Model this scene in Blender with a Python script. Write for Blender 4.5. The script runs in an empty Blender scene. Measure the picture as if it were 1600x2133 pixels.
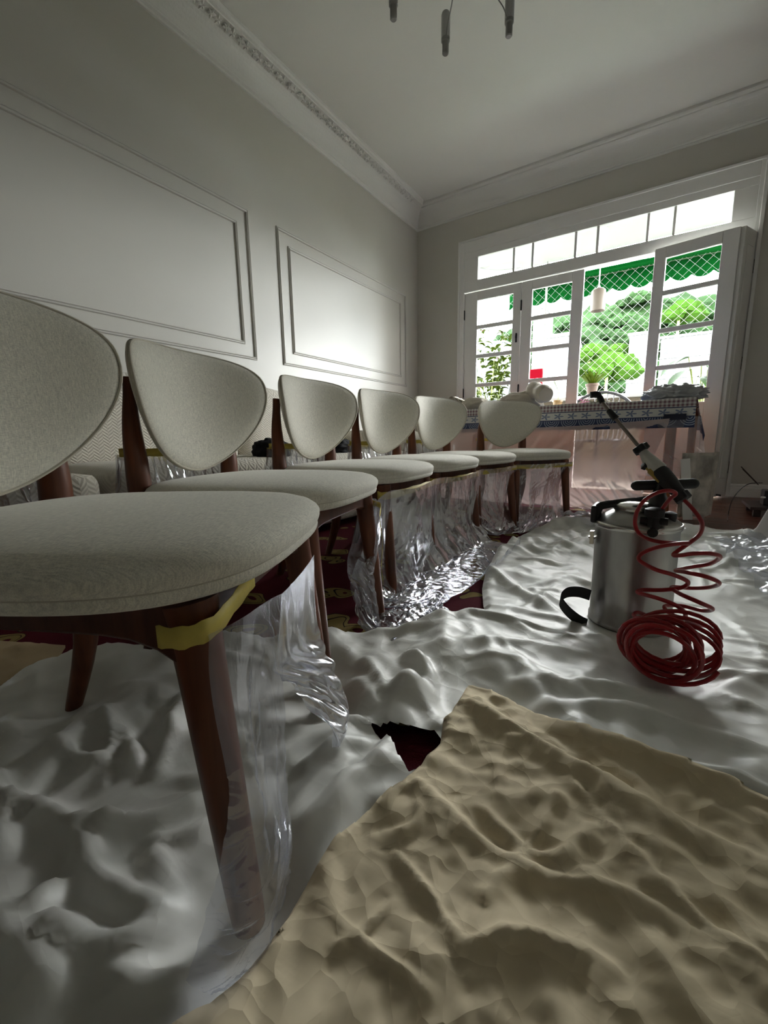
import bpy, bmesh, math, random
import numpy as np
from mathutils import Matrix, Vector, noise as mnoise
random.seed(7); RNG = np.random.RandomState(11)
SC = bpy.context.scene; COL = SC.collection
PI = math.pi
# ------------------------------------------------------------------ camera
CAMH = 0.55; FPX = 877.08
def _rot():
    a, b, c = 1.39586961, -0.0174021843, 0.580089330
    Rz = Matrix.Rotation(c, 3, 'Z'); Rx = Matrix.Rotation(a, 3, 'X'); Rr = Matrix.Rotation(b, 3, 'Z')
    return Rz @ Rx @ Rr
CR = _rot(); CP = Vector((0, 0, CAMH))
cam = bpy.data.cameras.new('camera'); camo = bpy.data.objects.new('camera', cam); COL.objects.link(camo)
cam.sensor_fit = 'HORIZONTAL'; cam.sensor_width = 36; cam.lens = FPX / 1600 * 36
cam.clip_start = .02; cam.clip_end = 500
camo.matrix_world = Matrix.Translation(CP) @ CR.to_4x4()
SC.camera = camo
def ray(x, y): return CR @ Vector(((x - 800) / FPX, -(y - 1066.5) / FPX, -1))
def wz(x, y, z=0.0):            # point of height z seen at photograph coordinate (x, y)
    d = ray(x, y); return CP + d * ((z - CAMH) / d.z)
def wy(x, y, Y):                # point at depth Y
    d = ray(x, y); return CP + d * (Y / d.y)
def wx(x, y, X):
    d = ray(x, y); return CP + d * (X / d.x)
# ------------------------------------------------------------------ world and lights
W = bpy.data.worlds.new('world'); SC.world = W; W.use_nodes = True
nt = W.node_tree; nt.nodes.clear()
o = nt.nodes.new('ShaderNodeOutputWorld'); bg = nt.nodes.new('ShaderNodeBackground')
tc = nt.nodes.new('ShaderNodeTexCoord'); nz = nt.nodes.new('ShaderNodeTexNoise'); cr = nt.nodes.new('ShaderNodeValToRGB')
nz.inputs['Scale'].default_value = 1.6; nz.inputs['Detail'].default_value = 4
cr.color_ramp.elements[0].color = (.80, .87, .95, 1); cr.color_ramp.elements[1].color = (1, 1, 1, 1)
cr.color_ramp.elements[0].position = .3; cr.color_ramp.elements[1].position = .6
nt.links.new(tc.outputs['Generated'], nz.inputs['Vector']); nt.links.new(nz.outputs['Fac'], cr.inputs['Fac'])
nt.links.new(cr.outputs['Color'], bg.inputs['Color']); nt.links.new(bg.outputs[0], o.inputs[0])
bg.inputs['Strength'].default_value = 10.5
def area_light(name, loc, target, sx, sy, energy, color, portal=False):
    l = bpy.data.lights.new(name, 'AREA'); l.shape = 'RECTANGLE'; l.size = sx; l.size_y = sy
    l.energy = energy; l.color = color
    ob = bpy.data.objects.new(name, l); COL.objects.link(ob); ob.location = loc
    ob.rotation_euler = (Vector(target) - Vector(loc)).to_track_quat('-Z', 'Y').to_euler()
    if portal: l.cycles.is_portal = True
    return ob
D = 4.645; XL = -2.527; XR = 1.75; YB = -2.6; ZC = 3.06
area_light('door_portal', (-.735, D + .12, 1.25), (-.735, 0, 1.25), 2.5, 2.4, 1, (1, 1, 1), True)
SC.view_settings.view_transform = 'Standard'; SC.view_settings.look = 'None'
SC.view_settings.gamma = 1; SC.view_settings.use_curve_mapping = False
SC.view_settings.exposure = 2.15
# ------------------------------------------------------------------ materials
def new_mat(name):
    m = bpy.data.materials.new(name); m.use_nodes = True; return m, m.node_tree, m.node_tree.nodes['Principled BSDF']
def mat(name, col, rough=.6, metal=0, nscale=0, namt=.12, bump=0, bscale=None, spec=.5, sheen=0, stretch=None, coat=0):
    m, t, b = new_mat(name)
    b.inputs['Base Color'].default_value = (*col, 1); b.inputs['Roughness'].default_value = rough
    b.inputs['Metallic'].default_value = metal; b.inputs['Specular IOR Level'].default_value = spec
    b.inputs['Sheen Weight'].default_value = sheen; b.inputs['Coat Weight'].default_value = coat
    tcn = t.nodes.new('ShaderNodeTexCoord'); vec = tcn.outputs['Object']
    if stretch:
        mp = t.nodes.new('ShaderNodeMapping'); mp.inputs['Scale'].default_value = stretch
        t.links.new(vec, mp.inputs['Vector']); vec = mp.outputs['Vector']
    if nscale:
        n = t.nodes.new('ShaderNodeTexNoise'); n.inputs['Scale'].default_value = nscale; n.inputs['Detail'].default_value = 5
        r = t.nodes.new('ShaderNodeValToRGB')
        r.color_ramp.elements[0].position = .3; r.color_ramp.elements[1].position = .7
        r.color_ramp.elements[0].color = (*[c * (1 - namt) for c in col], 1); r.color_ramp.elements[1].color = (*[min(1, c * (1 + namt)) for c in col], 1)
        t.links.new(vec, n.inputs['Vector']); t.links.new(n.outputs['Fac'], r.inputs['Fac']); t.links.new(r.outputs['Color'], b.inputs['Base Color'])
    if bump:
        n2 = t.nodes.new('ShaderNodeTexNoise'); n2.inputs['Scale'].default_value = bscale or nscale or 50; n2.inputs['Detail'].default_value = 4
        bp = t.nodes.new('ShaderNodeBump'); bp.inputs['Strength'].default_value = bump; bp.inputs['Distance'].default_value = .01
        t.links.new(vec, n2.inputs['Vector']); t.links.new(n2.outputs['Fac'], bp.inputs['Height']); t.links.new(bp.outputs[0], b.inputs['Normal'])
    return m
M = {}
M['wall'] = mat('wall_paint', (.57, .55, .49), .42, nscale=1.5, namt=.03, bump=.03, bscale=160)
M['trimwall'] = mat('moulding_paint', (.57, .55, .50), .4)
M['ceil'] = mat('ceiling_paint', (.72, .71, .66), .6, bump=.05, bscale=40)
M['plaster'] = mat('cornice_plaster', (.72, .71, .67), .55, bump=.25, bscale=60)
M['white'] = mat('white_joinery_paint', (.78, .77, .74), .38)
M['hinge'] = mat('black_iron', (.02, .02, .02), .5, metal=.6)
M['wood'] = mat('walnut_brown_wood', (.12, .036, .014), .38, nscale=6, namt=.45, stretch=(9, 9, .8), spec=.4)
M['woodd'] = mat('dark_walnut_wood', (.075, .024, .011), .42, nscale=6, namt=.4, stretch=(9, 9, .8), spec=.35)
def linen(name, col, s=900):
    m, t, b = new_mat(name); b.inputs['Roughness'].default_value = .85; b.inputs['Sheen Weight'].default_value = .25
    b.inputs['Specular IOR Level'].default_value = .2
    tcn = t.nodes.new('ShaderNodeTexCoord'); cs = []
    for st in ((s, s * .12, s), (s * .12, s, s * .12)):
        mp = t.nodes.new('ShaderNodeMapping'); mp.inputs['Scale'].default_value = st
        n = t.nodes.new('ShaderNodeTexNoise'); n.inputs['Scale'].default_value = 1; n.inputs['Detail'].default_value = 2
        t.links.new(tcn.outputs['Object'], mp.inputs['Vector']); t.links.new(mp.outputs['Vector'], n.inputs['Vector']); cs.append(n.outputs['Fac'])
    a = t.nodes.new('ShaderNodeMath'); a.operation = 'ADD'; t.links.new(cs[0], a.inputs[0]); t.links.new(cs[1], a.inputs[1])
    r = t.nodes.new('ShaderNodeValToRGB'); r.color_ramp.elements[0].position = .36; r.color_ramp.elements[1].position = .62
    h = t.nodes.new('ShaderNodeMath'); h.operation = 'MULTIPLY'; h.inputs[1].default_value = .5; t.links.new(a.outputs[0], h.inputs[0])
    r.color_ramp.elements[0].color = (*[c * .72 for c in col], 1); r.color_ramp.elements[1].color = (*[min(1, c * 1.1) for c in col], 1)
    t.links.new(h.outputs[0], r.inputs['Fac']); t.links.new(r.outputs['Color'], b.inputs['Base Color'])
    bp = t.nodes.new('ShaderNodeBump'); bp.inputs['Strength'].default_value = .25; bp.inputs['Distance'].default_value = .001
    t.links.new(h.outputs[0], bp.inputs['Height']); t.links.new(bp.outputs[0], b.inputs['Normal']); return m
M['linen'] = linen('cream_linen', (.82, .79, .69))
M['piping'] = mat('cream_piping', (.58, .54, .45), .7)
M['tape'] = mat('yellow_masking_tape', (.62, .50, .10), .6, nscale=40, namt=.1)
M['drop'] = mat('white_coated_drop_cloth', (.74, .74, .70), .42, nscale=3, namt=.05, bump=.08, bscale=220, spec=.5)
M['canvas'] = mat('beige_canvas', (.69, .59, .41), .8, nscale=4, namt=.08, bump=.15, bscale=700, spec=.2)
M['tan'] = mat('tan_canvas', (.45, .34, .20), .85, nscale=5, namt=.12, bump=.1, bscale=300)
def crease_bump(m, scales, strength, dist):
    """fine crumple relief: warped cell distance as a bump"""
    t = m.node_tree; b = t.nodes['Principled BSDF']; tcn = t.nodes.new('ShaderNodeTexCoord'); prev = None
    for i, sc in enumerate(scales):
        n = t.nodes.new('ShaderNodeTexNoise'); n.inputs['Scale'].default_value = sc * .5; vm = t.nodes.new('ShaderNodeVectorMath'); vm.operation = 'MULTIPLY_ADD'; k = 1.1 / sc; vm.inputs[1].default_value = (k, k, k)
        t.links.new(tcn.outputs['Object'], n.inputs['Vector']); t.links.new(n.outputs['Color'], vm.inputs[0]); t.links.new(tcn.outputs['Object'], vm.inputs[2])
        v = t.nodes.new('ShaderNodeTexVoronoi'); v.inputs['Scale'].default_value = sc; t.links.new(vm.outputs[0], v.inputs['Vector'])
        m2 = t.nodes.new('ShaderNodeTexNoise'); m2.inputs['Scale'].default_value = sc * .35; t.links.new(tcn.outputs['Object'], m2.inputs['Vector'])
        mu = t.nodes.new('ShaderNodeMath'); mu.operation = 'MULTIPLY'; t.links.new(v.outputs['Distance'], mu.inputs[0]); t.links.new(m2.outputs['Fac'], mu.inputs[1])
        bp = t.nodes.new('ShaderNodeBump'); bp.inputs['Strength'].default_value = strength; bp.inputs['Distance'].default_value = dist / sc * 10
        t.links.new(mu.outputs[0], bp.inputs['Height'])
        if prev: t.links.new(prev, bp.inputs['Normal'])
        prev = bp.outputs[0]
    t.links.new(prev, b.inputs['Normal'])
crease_bump(M['canvas'], (12, 27), .9, .028); crease_bump(M['drop'], (7, 16), .45, .020)
def plastic(name, tint=(.93, .94, .98), milk=.27, rough=.13, bump=.22, bscale=15, body=(.80, .82, .86), gloss=.55, g0=.045):
    m = bpy.data.materials.new(name); m.use_nodes = True; t = m.node_tree; t.nodes.clear()
    out = t.nodes.new('ShaderNodeOutputMaterial'); tr = t.nodes.new('ShaderNodeBsdfTransparent'); tr.inputs[0].default_value = (*[c * .97 for c in tint], 1)
    gl = t.nodes.new('ShaderNodeBsdfGlossy'); gl.inputs['Roughness'].default_value = rough; gl.inputs['Color'].default_value = (.95, .96, 1, 1)
    df = t.nodes.new('ShaderNodeBsdfDiffuse'); df.inputs['Color'].default_value = (*body, 1)
    tl = t.nodes.new('ShaderNodeBsdfTranslucent'); tl.inputs['Color'].default_value = (*body, 1)
    dm = t.nodes.new('ShaderNodeMixShader'); t.links.new(df.outputs[0], dm.inputs[1]); t.links.new(tl.outputs[0], dm.inputs[2])
    m1 = t.nodes.new('ShaderNodeMixShader'); m1.inputs[0].default_value = milk
    t.links.new(tr.outputs[0], m1.inputs[1]); t.links.new(dm.outputs[0], m1.inputs[2])
    fr = t.nodes.new('ShaderNodeLayerWeight'); fr.inputs['Blend'].default_value = .32
    ad = t.nodes.new('ShaderNodeMath'); ad.operation = 'MULTIPLY_ADD'; ad.inputs[1].default_value = gloss; ad.inputs[2].default_value = g0
    t.links.new(fr.outputs['Fresnel'], ad.inputs[0])
    m2 = t.nodes.new('ShaderNodeMixShader'); t.links.new(ad.outputs[0], m2.inputs[0]); t.links.new(m1.outputs[0], m2.inputs[1]); t.links.new(gl.outputs[0], m2.inputs[2])
    tcn = t.nodes.new('ShaderNodeTexCoord'); vo = t.nodes.new('ShaderNodeTexVoronoi'); vo.feature = 'F1'; vo.inputs['Scale'].default_value = bscale
    n = t.nodes.new('ShaderNodeTexNoise'); n.inputs['Scale'].default_value = 7; vm = t.nodes.new('ShaderNodeVectorMath'); vm.operation = 'MULTIPLY_ADD'
    t.links.new(tcn.outputs['Object'], n.inputs['Vector']); t.links.new(n.outputs['Color'], vm.inputs[0]); vm.inputs[1].default_value = (.35, .35, .35); t.links.new(tcn.outputs['Object'], vm.inputs[2])
    t.links.new(vm.outputs[0], vo.inputs['Vector'])
    bp = t.nodes.new('ShaderNodeBump'); bp.inputs['Strength'].default_value = bump; bp.inputs['Distance'].default_value = .012
    t.links.new(vo.outputs['Distance'], bp.inputs['Height'])
    for s in (gl, fr, df): t.links.new(bp.outputs[0], s.inputs['Normal'])
    t.links.new(m2.outputs[0], out.inputs[0]); return m
M['film'] = plastic('clear_plastic_film')
M['filmt'] = plastic('table_film_glow_tint', tint=(.96, .84, .81), milk=.72, rough=.3, bump=.15, bscale=6, body=(.84, .68, .64))  # pink is warm light off floor and table wood, put into the colour
M['filmc'] = plastic('thin_clear_film', milk=.15, rough=.16, bump=.22, bscale=10, gloss=.14, g0=.022)
M['filmm'] = plastic('milky_plastic_film', milk=.52, rough=.25, bump=.2, bscale=9)
def glass(name='window_glass'):
    m = bpy.data.materials.new(name); m.use_nodes = True; t = m.node_tree; t.nodes.clear()
    out = t.nodes.new('ShaderNodeOutputMaterial'); tr = t.nodes.new('ShaderNodeBsdfTransparent'); tr.inputs[0].default_value = (.95, .97, .96, 1)
    gl = t.nodes.new('ShaderNodeBsdfGlossy'); gl.inputs['Roughness'].default_value = .02
    mx = t.nodes.new('ShaderNodeMixShader'); fr = t.nodes.new('ShaderNodeFresnel'); fr.inputs['IOR'].default_value = 1.3
    t.links.new(fr.outputs[0], mx.inputs[0]); t.links.new(tr.outputs[0], mx.inputs[1]); t.links.new(gl.outputs[0], mx.inputs[2]); t.links.new(mx.outputs[0], out.inputs[0]); return m
M['glass'] = glass()
# ------------------------------------------------------------------ helpers
def tag(ob, label=None, category=None, group=None, kind=None):
    if label: ob['label'] = label
    if category: ob['category'] = category
    if group: ob['group'] = group
    if kind: ob['kind'] = kind
    return ob
def empty(name, loc=(0, 0, 0), rz=0, **k):
    e = bpy.data.objects.new(name, None); COL.objects.link(e); e.location = loc; e.rotation_euler = (0, 0, rz); e.empty_display_size = .05
    return tag(e, **k)
def mesh_obj(name, verts, faces, m, parent=None, smooth=True, world=False, **k):
    me = bpy.data.meshes.new(name); me.from_pydata([tuple(v) for v in verts], [], [tuple(f) for f in faces]); me.update()
    if smooth: me.polygons.foreach_set('use_smooth', [True] * len(me.polygons))
    for mm in (m if isinstance(m, (list, tuple)) else [m]): me.materials.append(mm)
    ob = bpy.data.objects.new(name, me); COL.objects.link(ob)
    if parent: attach(ob, parent, world)
    return tag(ob, **k)
def attach(ob, parent, world=False):
    ob.parent = parent
    if world:      # geometry was given in world coordinates: express it in the parent's frame
        p = parent; mw = Matrix.Identity(4)
        chain = []
        while p: chain.append(p); p = p.parent
        for q in reversed(chain): mw = mw @ Matrix.LocRotScale(q.location, q.rotation_euler, q.scale)
        ob.data.transform(mw.inverted())
class MB:
    def __init__(s): s.v = []; s.f = []
    def add(s, v, f):
        n = len(s.v); s.v += [tuple(q) for q in v]; s.f += [tuple(i + n for i in g) for g in f]; return s
    def box(s, x0, x1, y0, y1, z0, z1, T=None):
        v = [Vector((x, y, z)) for z in (z0, z1) for y in (y0, y1) for x in (x0, x1)]
        if T: v = [T @ q for q in v]
        return s.add(v, [(0, 2, 3, 1), (4, 5, 7, 6), (0, 1, 5, 4), (2, 6, 7, 3), (0, 4, 6, 2), (1, 3, 7, 5)])
    def bar(s, a, b, w, h, up=(0, 0, 1)):
        a = Vector(a); b = Vector(b); d = (b - a).normalized(); u = Vector(up); x = d.cross(u).normalized(); u = x.cross(d)
        v = [p + x * i * w / 2 + u * j * h / 2 for p in (a, b) for j in (-1, 1) for i in (-1, 1)]
        return s.add(v, [(0, 2, 3, 1), (4, 5, 7, 6), (0, 1, 5, 4), (2, 6, 7, 3), (0, 4, 6, 2), (1, 3, 7, 5)])
    def tube(s, pts, r, n=10, cap=True, flat=1.0):
        pts = [Vector(p) for p in pts]; N = len(pts); rr = r if isinstance(r, (list, tuple)) else [r] * N
        up = Vector((0, 0, 1)); base = len(s.v); x = None
        for i, p in enumerate(pts):
            d = (pts[min(i + 1, N - 1)] - pts[max(i - 1, 0)]).normalized()
            if x is None:
                x = d.cross(up if abs(d.z) < .95 else Vector((1, 0, 0))).normalized()
            else: x = (x - d * x.dot(d)).normalized()
            y = d.cross(x)
            for k in range(n):
                a = 2 * PI * k / n; s.v.append(tuple(p + x * math.cos(a) * rr[i] + y * math.sin(a) * rr[i] * flat))
        for i in range(N - 1):
            for k in range(n):
                a = base + i * n + k; b = base + i * n + (k + 1) % n; s.f.append((a, b, b + n, a + n))
        if cap:
            s.f.append(tuple(base + k for k in reversed(range(n)))); s.f.append(tuple(base + (N - 1) * n + k for k in range(n)))
        return s
    def lathe(s, prof, n=32, c=(0, 0, 0)):
        base = len(s.v); m = len(prof)
        for r, z in prof:
            for k in range(n):
                a = 2 * PI * k / n; s.v.append((c[0] + r * math.cos(a), c[1] + r * math.sin(a), c[2] + z))
        for i in range(m - 1):
            for k in range(n):
                a = base + i * n + k; b = base + i * n + (k + 1) % n; s.f.append((a, b, b + n, a + n))
        s.f.append(tuple(base + k for k in reversed(range(n)))); s.f.append(tuple(base + (m - 1) * n + k for k in range(n)))
        return s
    def build(s, name, m, parent=None, smooth=True, world=False, bevel=0, **k):
        ob = mesh_obj(name, s.v, s.f, m, parent, smooth, world, **k)
        if bevel:
            b = ob.modifiers.new('b', 'BEVEL'); b.width = bevel; b.segments = 2; b.limit_method = 'ANGLE'; b.angle_limit = .6
        if smooth: autosmooth(ob)
        return ob
def autosmooth(ob, ang=40):
    me = ob.data; bm = bmesh.new(); bm.from_mesh(me)
    for e in bm.edges:
        if len(e.link_faces) == 2 and e.calc_face_angle(0) > math.radians(ang): e.smooth = False
    bm.to_mesh(me); bm.free()
def spline(pts, n=8, closed=False):     # Catmull-Rom
    P = [Vector(p) for p in pts]; N = len(P); out = []
    rng = range(N) if closed else range(N - 1)
    for i in rng:
        a, b, c, d = (P[(i - 1) % N], P[i], P[(i + 1) % N], P[(i + 2) % N]) if closed else (P[max(i - 1, 0)], P[i], P[i + 1], P[min(i + 2, N - 1)])
        for k in range(n):
            t = k / n; out.append(.5 * ((2 * b) + (c - a) * t + (2 * a - 5 * b + 4 * c - d) * t * t + (3 * b - a - 3 * c + d) * t ** 3))
    if not closed: out.append(P[-1])
    return out
def copy_tree(o, parent=None, loc=None, rz=None):
    c = o.copy(); COL.objects.link(c)
    if parent: c.parent = parent
    if loc is not None: c.location = loc
    if rz is not None: c.rotation_euler = (0, 0, rz)
    for ch in list(o.children): copy_tree(ch, c)
    return c
# ---- noise on arrays
def vnoise(x, y, seed=0):
    xi = np.floor(x).astype(int); yi = np.floor(y).astype(int); xf = x - xi; yf = y - yi
    def h(a, b):
        n = (a * 374761393 + b * 668265263 + seed * 69069) & 0x7fffffff
        n = ((n ^ (n >> 13)) * 1274126177) & 0x7fffffff
        return ((n ^ (n >> 16)) & 0xffff) / 65535.
    u = xf * xf * (3 - 2 * xf); v = yf * yf * (3 - 2 * yf)
    return (h(xi, yi) * (1 - u) + h(xi + 1, yi) * u) * (1 - v) + (h(xi, yi + 1) * (1 - u) + h(xi + 1, yi + 1) * u) * v
def fbm(x, y, oct=4, seed=0):
    s = 0; a = .5
    for k in range(oct): s = s + a * (vnoise(x, y, seed + k) - .5); x = x * 2.03 + 5.1; y = y * 2.03 + 1.7; a *= .5
    return s
# ---- sheet simulation: position based dynamics on a grid
def relax(X, rx, ry, iters, pins=None, floor=None, g=.0006, bend=.25, damp=.96, fric=.6, collide=None):
    X = X.copy(); V = np.zeros_like(X); w = np.ones(X.shape[:2])
    if pins is not None: w[pins] = 0; X0 = X.copy()
    rd = np.sqrt(rx * rx + ry * ry)
    def con(a, b, r, k):
        A = X[a]; B = X[b]; d = B - A; L = np.sqrt((d * d).sum(-1)) + 1e-9
        wa = w[a]; wb = w[b]; c = (k * (L - (r if np.isscalar(r) else r)) / L / np.maximum(wa + wb, 1e-6))[..., None] * d
        X[a] = A + c * wa[..., None]; X[b] = B - c * wb[..., None]
    S = np.s_
    def cut(r, sl): return r if np.isscalar(r) else r[sl]
    for it in range(iters):
        V *= damp; V[..., 2] -= g
        Xp = X.copy(); X += V * w[..., None]
        for o in (0, 1):
            ny, nx = X.shape[:2]
            e = (nx - o) // 2 * 2
            con(S[:, o:o + e:2], S[:, o + 1:o + e + 1:2], cut(rx, S[:, o:o + e:2]), 1.)
            e = (ny - o) // 2 * 2
            con(S[o:o + e:2, :], S[o + 1:o + e + 1:2, :], cut(ry, S[o:o + e:2, :]), 1.)
            e = (ny - 1 - 0)
            con(S[o:e:2, :-1], S[o + 1:e + 1:2, 1:], cut(rd, S[o:e:2, :-1]), .45)
            con(S[o:e:2, 1:], S[o + 1:e + 1:2, :-1], cut(rd, S[o:e:2, 1:]), .45)
        if bend and it % 2 == 0:
            for o in range(4):
                A = X[:, o:-2:4]; B = X[:, o + 2::4]; n = min(A.shape[1], B.shape[1]); con(S[:, o:o + 4 * n - 3:4], S[:, o + 2:o + 2 + 4 * n - 3:4], 2 * cut(rx, S[:, o:o + 4 * n - 3:4]), bend)
                A = X[o:-2:4]; B = X[o + 2::4]; n = min(A.shape[0], B.shape[0]); con(S[o:o + 4 * n - 3:4], S[o + 2:o + 2 + 4 * n - 3:4], 2 * cut(ry, S[o:o + 4 * n - 3:4]), bend)
        if floor is not None:
            fl = floor(X) if callable(floor) else floor
            low = X[..., 2] < fl
            X[..., 2] = np.where(low, fl, X[..., 2])
            k = np.where(low, fric, 0.)[..., None]; X[..., :2] = X[..., :2] * (1 - k) + Xp[..., :2] * k
        if collide: collide(X)
        V = X - Xp; 
        L = np.sqrt((V * V).sum(-1, keepdims=True)); V *= np.minimum(1, .004 / (L + 1e-9))
    return X
def inside(px, py, poly):
    r = np.zeros(px.shape, bool); n = len(poly)
    for i in range(n):
        x1, y1 = poly[i][:2]; x2, y2 = poly[(i + 1) % n][:2]
        c = ((y1 > py) != (y2 > py)) & (px < (x2 - x1) * (py - y1) / (y2 - y1 + 1e-12) + x1); r ^= c
    return r
def nearest_on(px, py, poly):
    bx = np.zeros_like(px); by = np.zeros_like(py); bd = np.full(px.shape, 1e9); n = len(poly)
    for i in range(n):
        x1, y1 = poly[i][:2]; x2, y2 = poly[(i + 1) % n][:2]; dx = x2 - x1; dy = y2 - y1
        t = np.clip(((px - x1) * dx + (py - y1) * dy) / (dx * dx + dy * dy + 1e-12), 0, 1)
        qx = x1 + t * dx; qy = y1 + t * dy; d = (px - qx) ** 2 + (py - qy) ** 2; c = d < bd
        bx = np.where(c, qx, bx); by = np.where(c, qy, by); bd = np.where(c, d, bd)
    return bx, by
def grid_mesh(name, X, mask, m, parent=None, **k):
    ny, nx = X.shape[:2]; idx = -np.ones((ny, nx), int)
    fm = mask[:-1, :-1] & mask[1:, :-1] & mask[:-1, 1:] & mask[1:, 1:]
    use = np.zeros((ny, nx), bool)
    for a, b in ((0, 0), (0, 1), (1, 0), (1, 1)): use[a:ny - 1 + a, b:nx - 1 + b] |= fm
    idx[use] = np.arange(use.sum()); j, i = np.nonzero(fm)
    F = np.stack([idx[j, i], idx[j, i + 1], idx[j + 1, i + 1], idx[j + 1, i]], 1); Vv = X[use]
    me = bpy.data.meshes.new(name); me.vertices.add(len(Vv)); me.vertices.foreach_set('co', Vv.astype(np.float32).ravel())
    me.loops.add(F.size); me.loops.foreach_set('vertex_index', F.astype(np.int32).ravel()); me.polygons.add(len(F))
    me.polygons.foreach_set('loop_start', np.arange(0, F.size, 4, dtype=np.int32)); me.update(calc_edges=True); me.validate()
    me.polygons.foreach_set('use_smooth', np.ones(len(me.polygons), bool)); me.materials.append(m)
    ob = bpy.data.objects.new(name, me); COL.objects.link(ob)
    if parent: ob.parent = parent
    return tag(ob, **k)
# ================================================================== the room
DX0, DX1, DZ1 = -1.94, .468, 2.085        # door opening
FX0, FX1, FZ1 = -2.005, .515, 2.60        # casing outside
TZ0, TZ1 = 2.195, 2.42                    # transom panes
MB().box(XL - .15, XR + .15, YB - .1, D + .18, -.14, -.02).build('floor', mat('subfloor', (.06, .03, .02), .6), smooth=False, kind='structure')
# floor boards, laid in the part of the floor the drop cloths leave bare
fl = bpy.data.objects['floor']
bw = [mat('parquet_' + str(i), c, .28, nscale=5, namt=.35, stretch=(1.5, 14, 1)) for i, c in enumerate([(.075, .020, .009), (.095, .027, .012), (.06, .016, .008)])]
bmh = MB().box(0, .448, 0, .0685, -.02, -.002)
plank_me = {}
for i in range(3):
    ob = bmh.build('plank', bw[i], smooth=False); plank_me[i] = ob.data; bpy.data.objects.remove(ob)
np_ = 0
y = 2.72; row = 0
while y < D + .02:
    x = -.62 - (.15 * (row % 3))
    while x < XR:
        ob = bpy.data.objects.new('plank', plank_me[(row * 7 + int(x * 13) + np_) % 3]); COL.objects.link(ob); ob.parent = fl
        ob.location = (x, y, RNG.uniform(-.0008, 0)); np_ += 1; x += .45
    y += .07; row += 1
MB().box(XL, XR, YB, 2.72, -.021, -.003).box(XL, -.7, 2.72, D, -.021, -.003).build('floor_boards_beyond', bw[0], fl, smooth=False, kind='stuff')
WT = .18
MB().box(XL - .15, XL, YB, D + WT, 0, ZC).build('wall_left', M['wall'], smooth=False, kind='structure')
MB().box(XL, FX0 + .02, D, D + WT, 0, ZC).box(FX1 - .02, XR + .15, D, D + WT, 0, ZC).box(FX0 + .02, FX1 - .02, D, D + WT, FZ1 - .02, ZC).build('wall_back', M['wall'], smooth=False, kind='structure')
MB().box(XR, XR + .15, YB, D, 0, .0 + ZC).build('wall_right', M['wall'], smooth=False, kind='structure')
MB().box(XL, XR, YB - .15, YB, 0, ZC).build('wall_front', M['wall'], smooth=False, kind='structure')
MB().box(XL - .15, XR + .15, YB - .15, D + WT, ZC, ZC + .15).build('ceiling', M['ceil'], smooth=False, kind='structure')
def run_profile(name, prof, p0, p1, inward, m, mit=(0, 0), parent=None, **k):
    """profile [(out, z)] swept from p0 to p1 (2-D), out measured along inward; mit: shift of each end per unit of out"""
    p0 = Vector((*p0, 0)); p1 = Vector((*p1, 0)); d = (p1 - p0).normalized(); n = Vector((*inward, 0)); v = []
    for p, s in ((p0, mit[0]), (p1, -mit[1])):
        for o_, z in prof: v.append(p + n * o_ + d * (o_ * s) + Vector((0, 0, z)))
    m_ = len(prof); f = [(i, (i + 1) % m_, (i + 1) % m_ + m_, i + m_) for i in range(m_)] + [tuple(reversed(range(m_))), tuple(range(m_, 2 * m_))]
    ob = mesh_obj(name, v, f, m, parent, smooth=False, **k); return ob
def cove(px, z0):
    P = [(0, z0), (.014, z0), (.016, z0 + .012), (.010, z0 + .018), (.022, z0 + .026), (.022, z0 + .036)]
    for i in range(9):
        t = i / 8 * PI / 2; P.append((.024 + (px - .05) * (1 - math.cos(t)) * .8, z0 + .04 + (ZC - z0 - .085) * math.sin(t)))
    P += [(px - .022, ZC - .043), (px - .022, ZC - .034), (px - .008, ZC - .030), (px, ZC - .02), (px, ZC), (0, ZC)]
    return P
Z0 = 2.843
cl = run_profile('trim_1', cove(.17, Z0), (XL, YB), (XL, D), (1, 0), M['plaster'], (0, 1), kind='structure')
cb = run_profile('trim_2', cove(.13, Z0), (XL, D), (XR, D), (0, -1), M['plaster'], (1, 0), kind='structure')
# raised leaf ornament along the left cornice
def leaf_motif():
    b = MB()
    for k, (ang, L, w) in enumerate([(0, .034, .010), (.9, .028, .009), (-.9, .028, .009), (2.2, .020, .008), (-2.2, .020, .008)]):
        n = 6; v = []
        for i in range(n + 1):
            t = i / n; c = t * L; ww = w * math.sin(PI * min(1, t * .9 + .08)); bend = .35 * t * t * L * (1 if ang >= 0 else -1)
            for s in (-1, 0, 1):
                x = c; y_ = s * ww + bend; v.append((x * math.cos(ang) - y_ * math.sin(ang), x * math.sin(ang) + y_ * math.cos(ang), .0075 * (1 - abs(s)) * math.sin(PI * (t * .8 + .15)) + .001))
        f = [(i * 3 + j, i * 3 + j + 1, i * 3 + j + 4, i * 3 + j + 3) for i in range(n) for j in range(2)]; b.add(v, f)
    b.lathe([(.006, 0), (.0055, .004), (.002, .008)], 8); return b
lm = leaf_motif().build('leaf_ornament', M['plaster']); lme = lm.data; bpy.data.objects.remove(lm)
yy = -1.2; kk = 0
while yy < 4.35:
    ob = bpy.data.objects.new('leaf_ornament', lme); COL.objects.link(ob); ob.parent = cl
    ob.matrix_local = Matrix.Translation((XL + .120, yy, ZC - .0545)) @ Matrix.Rotation(math.radians(158), 4, 'Y') @ Matrix.Rotation(PI / 2 + (kk % 2) * PI, 4, 'Z') @ Matrix.Diagonal((1, 1.0, 1, 1))
    yy += .052; kk += 1
def bead(name, y, z0=Z0 + .05): pass
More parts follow.
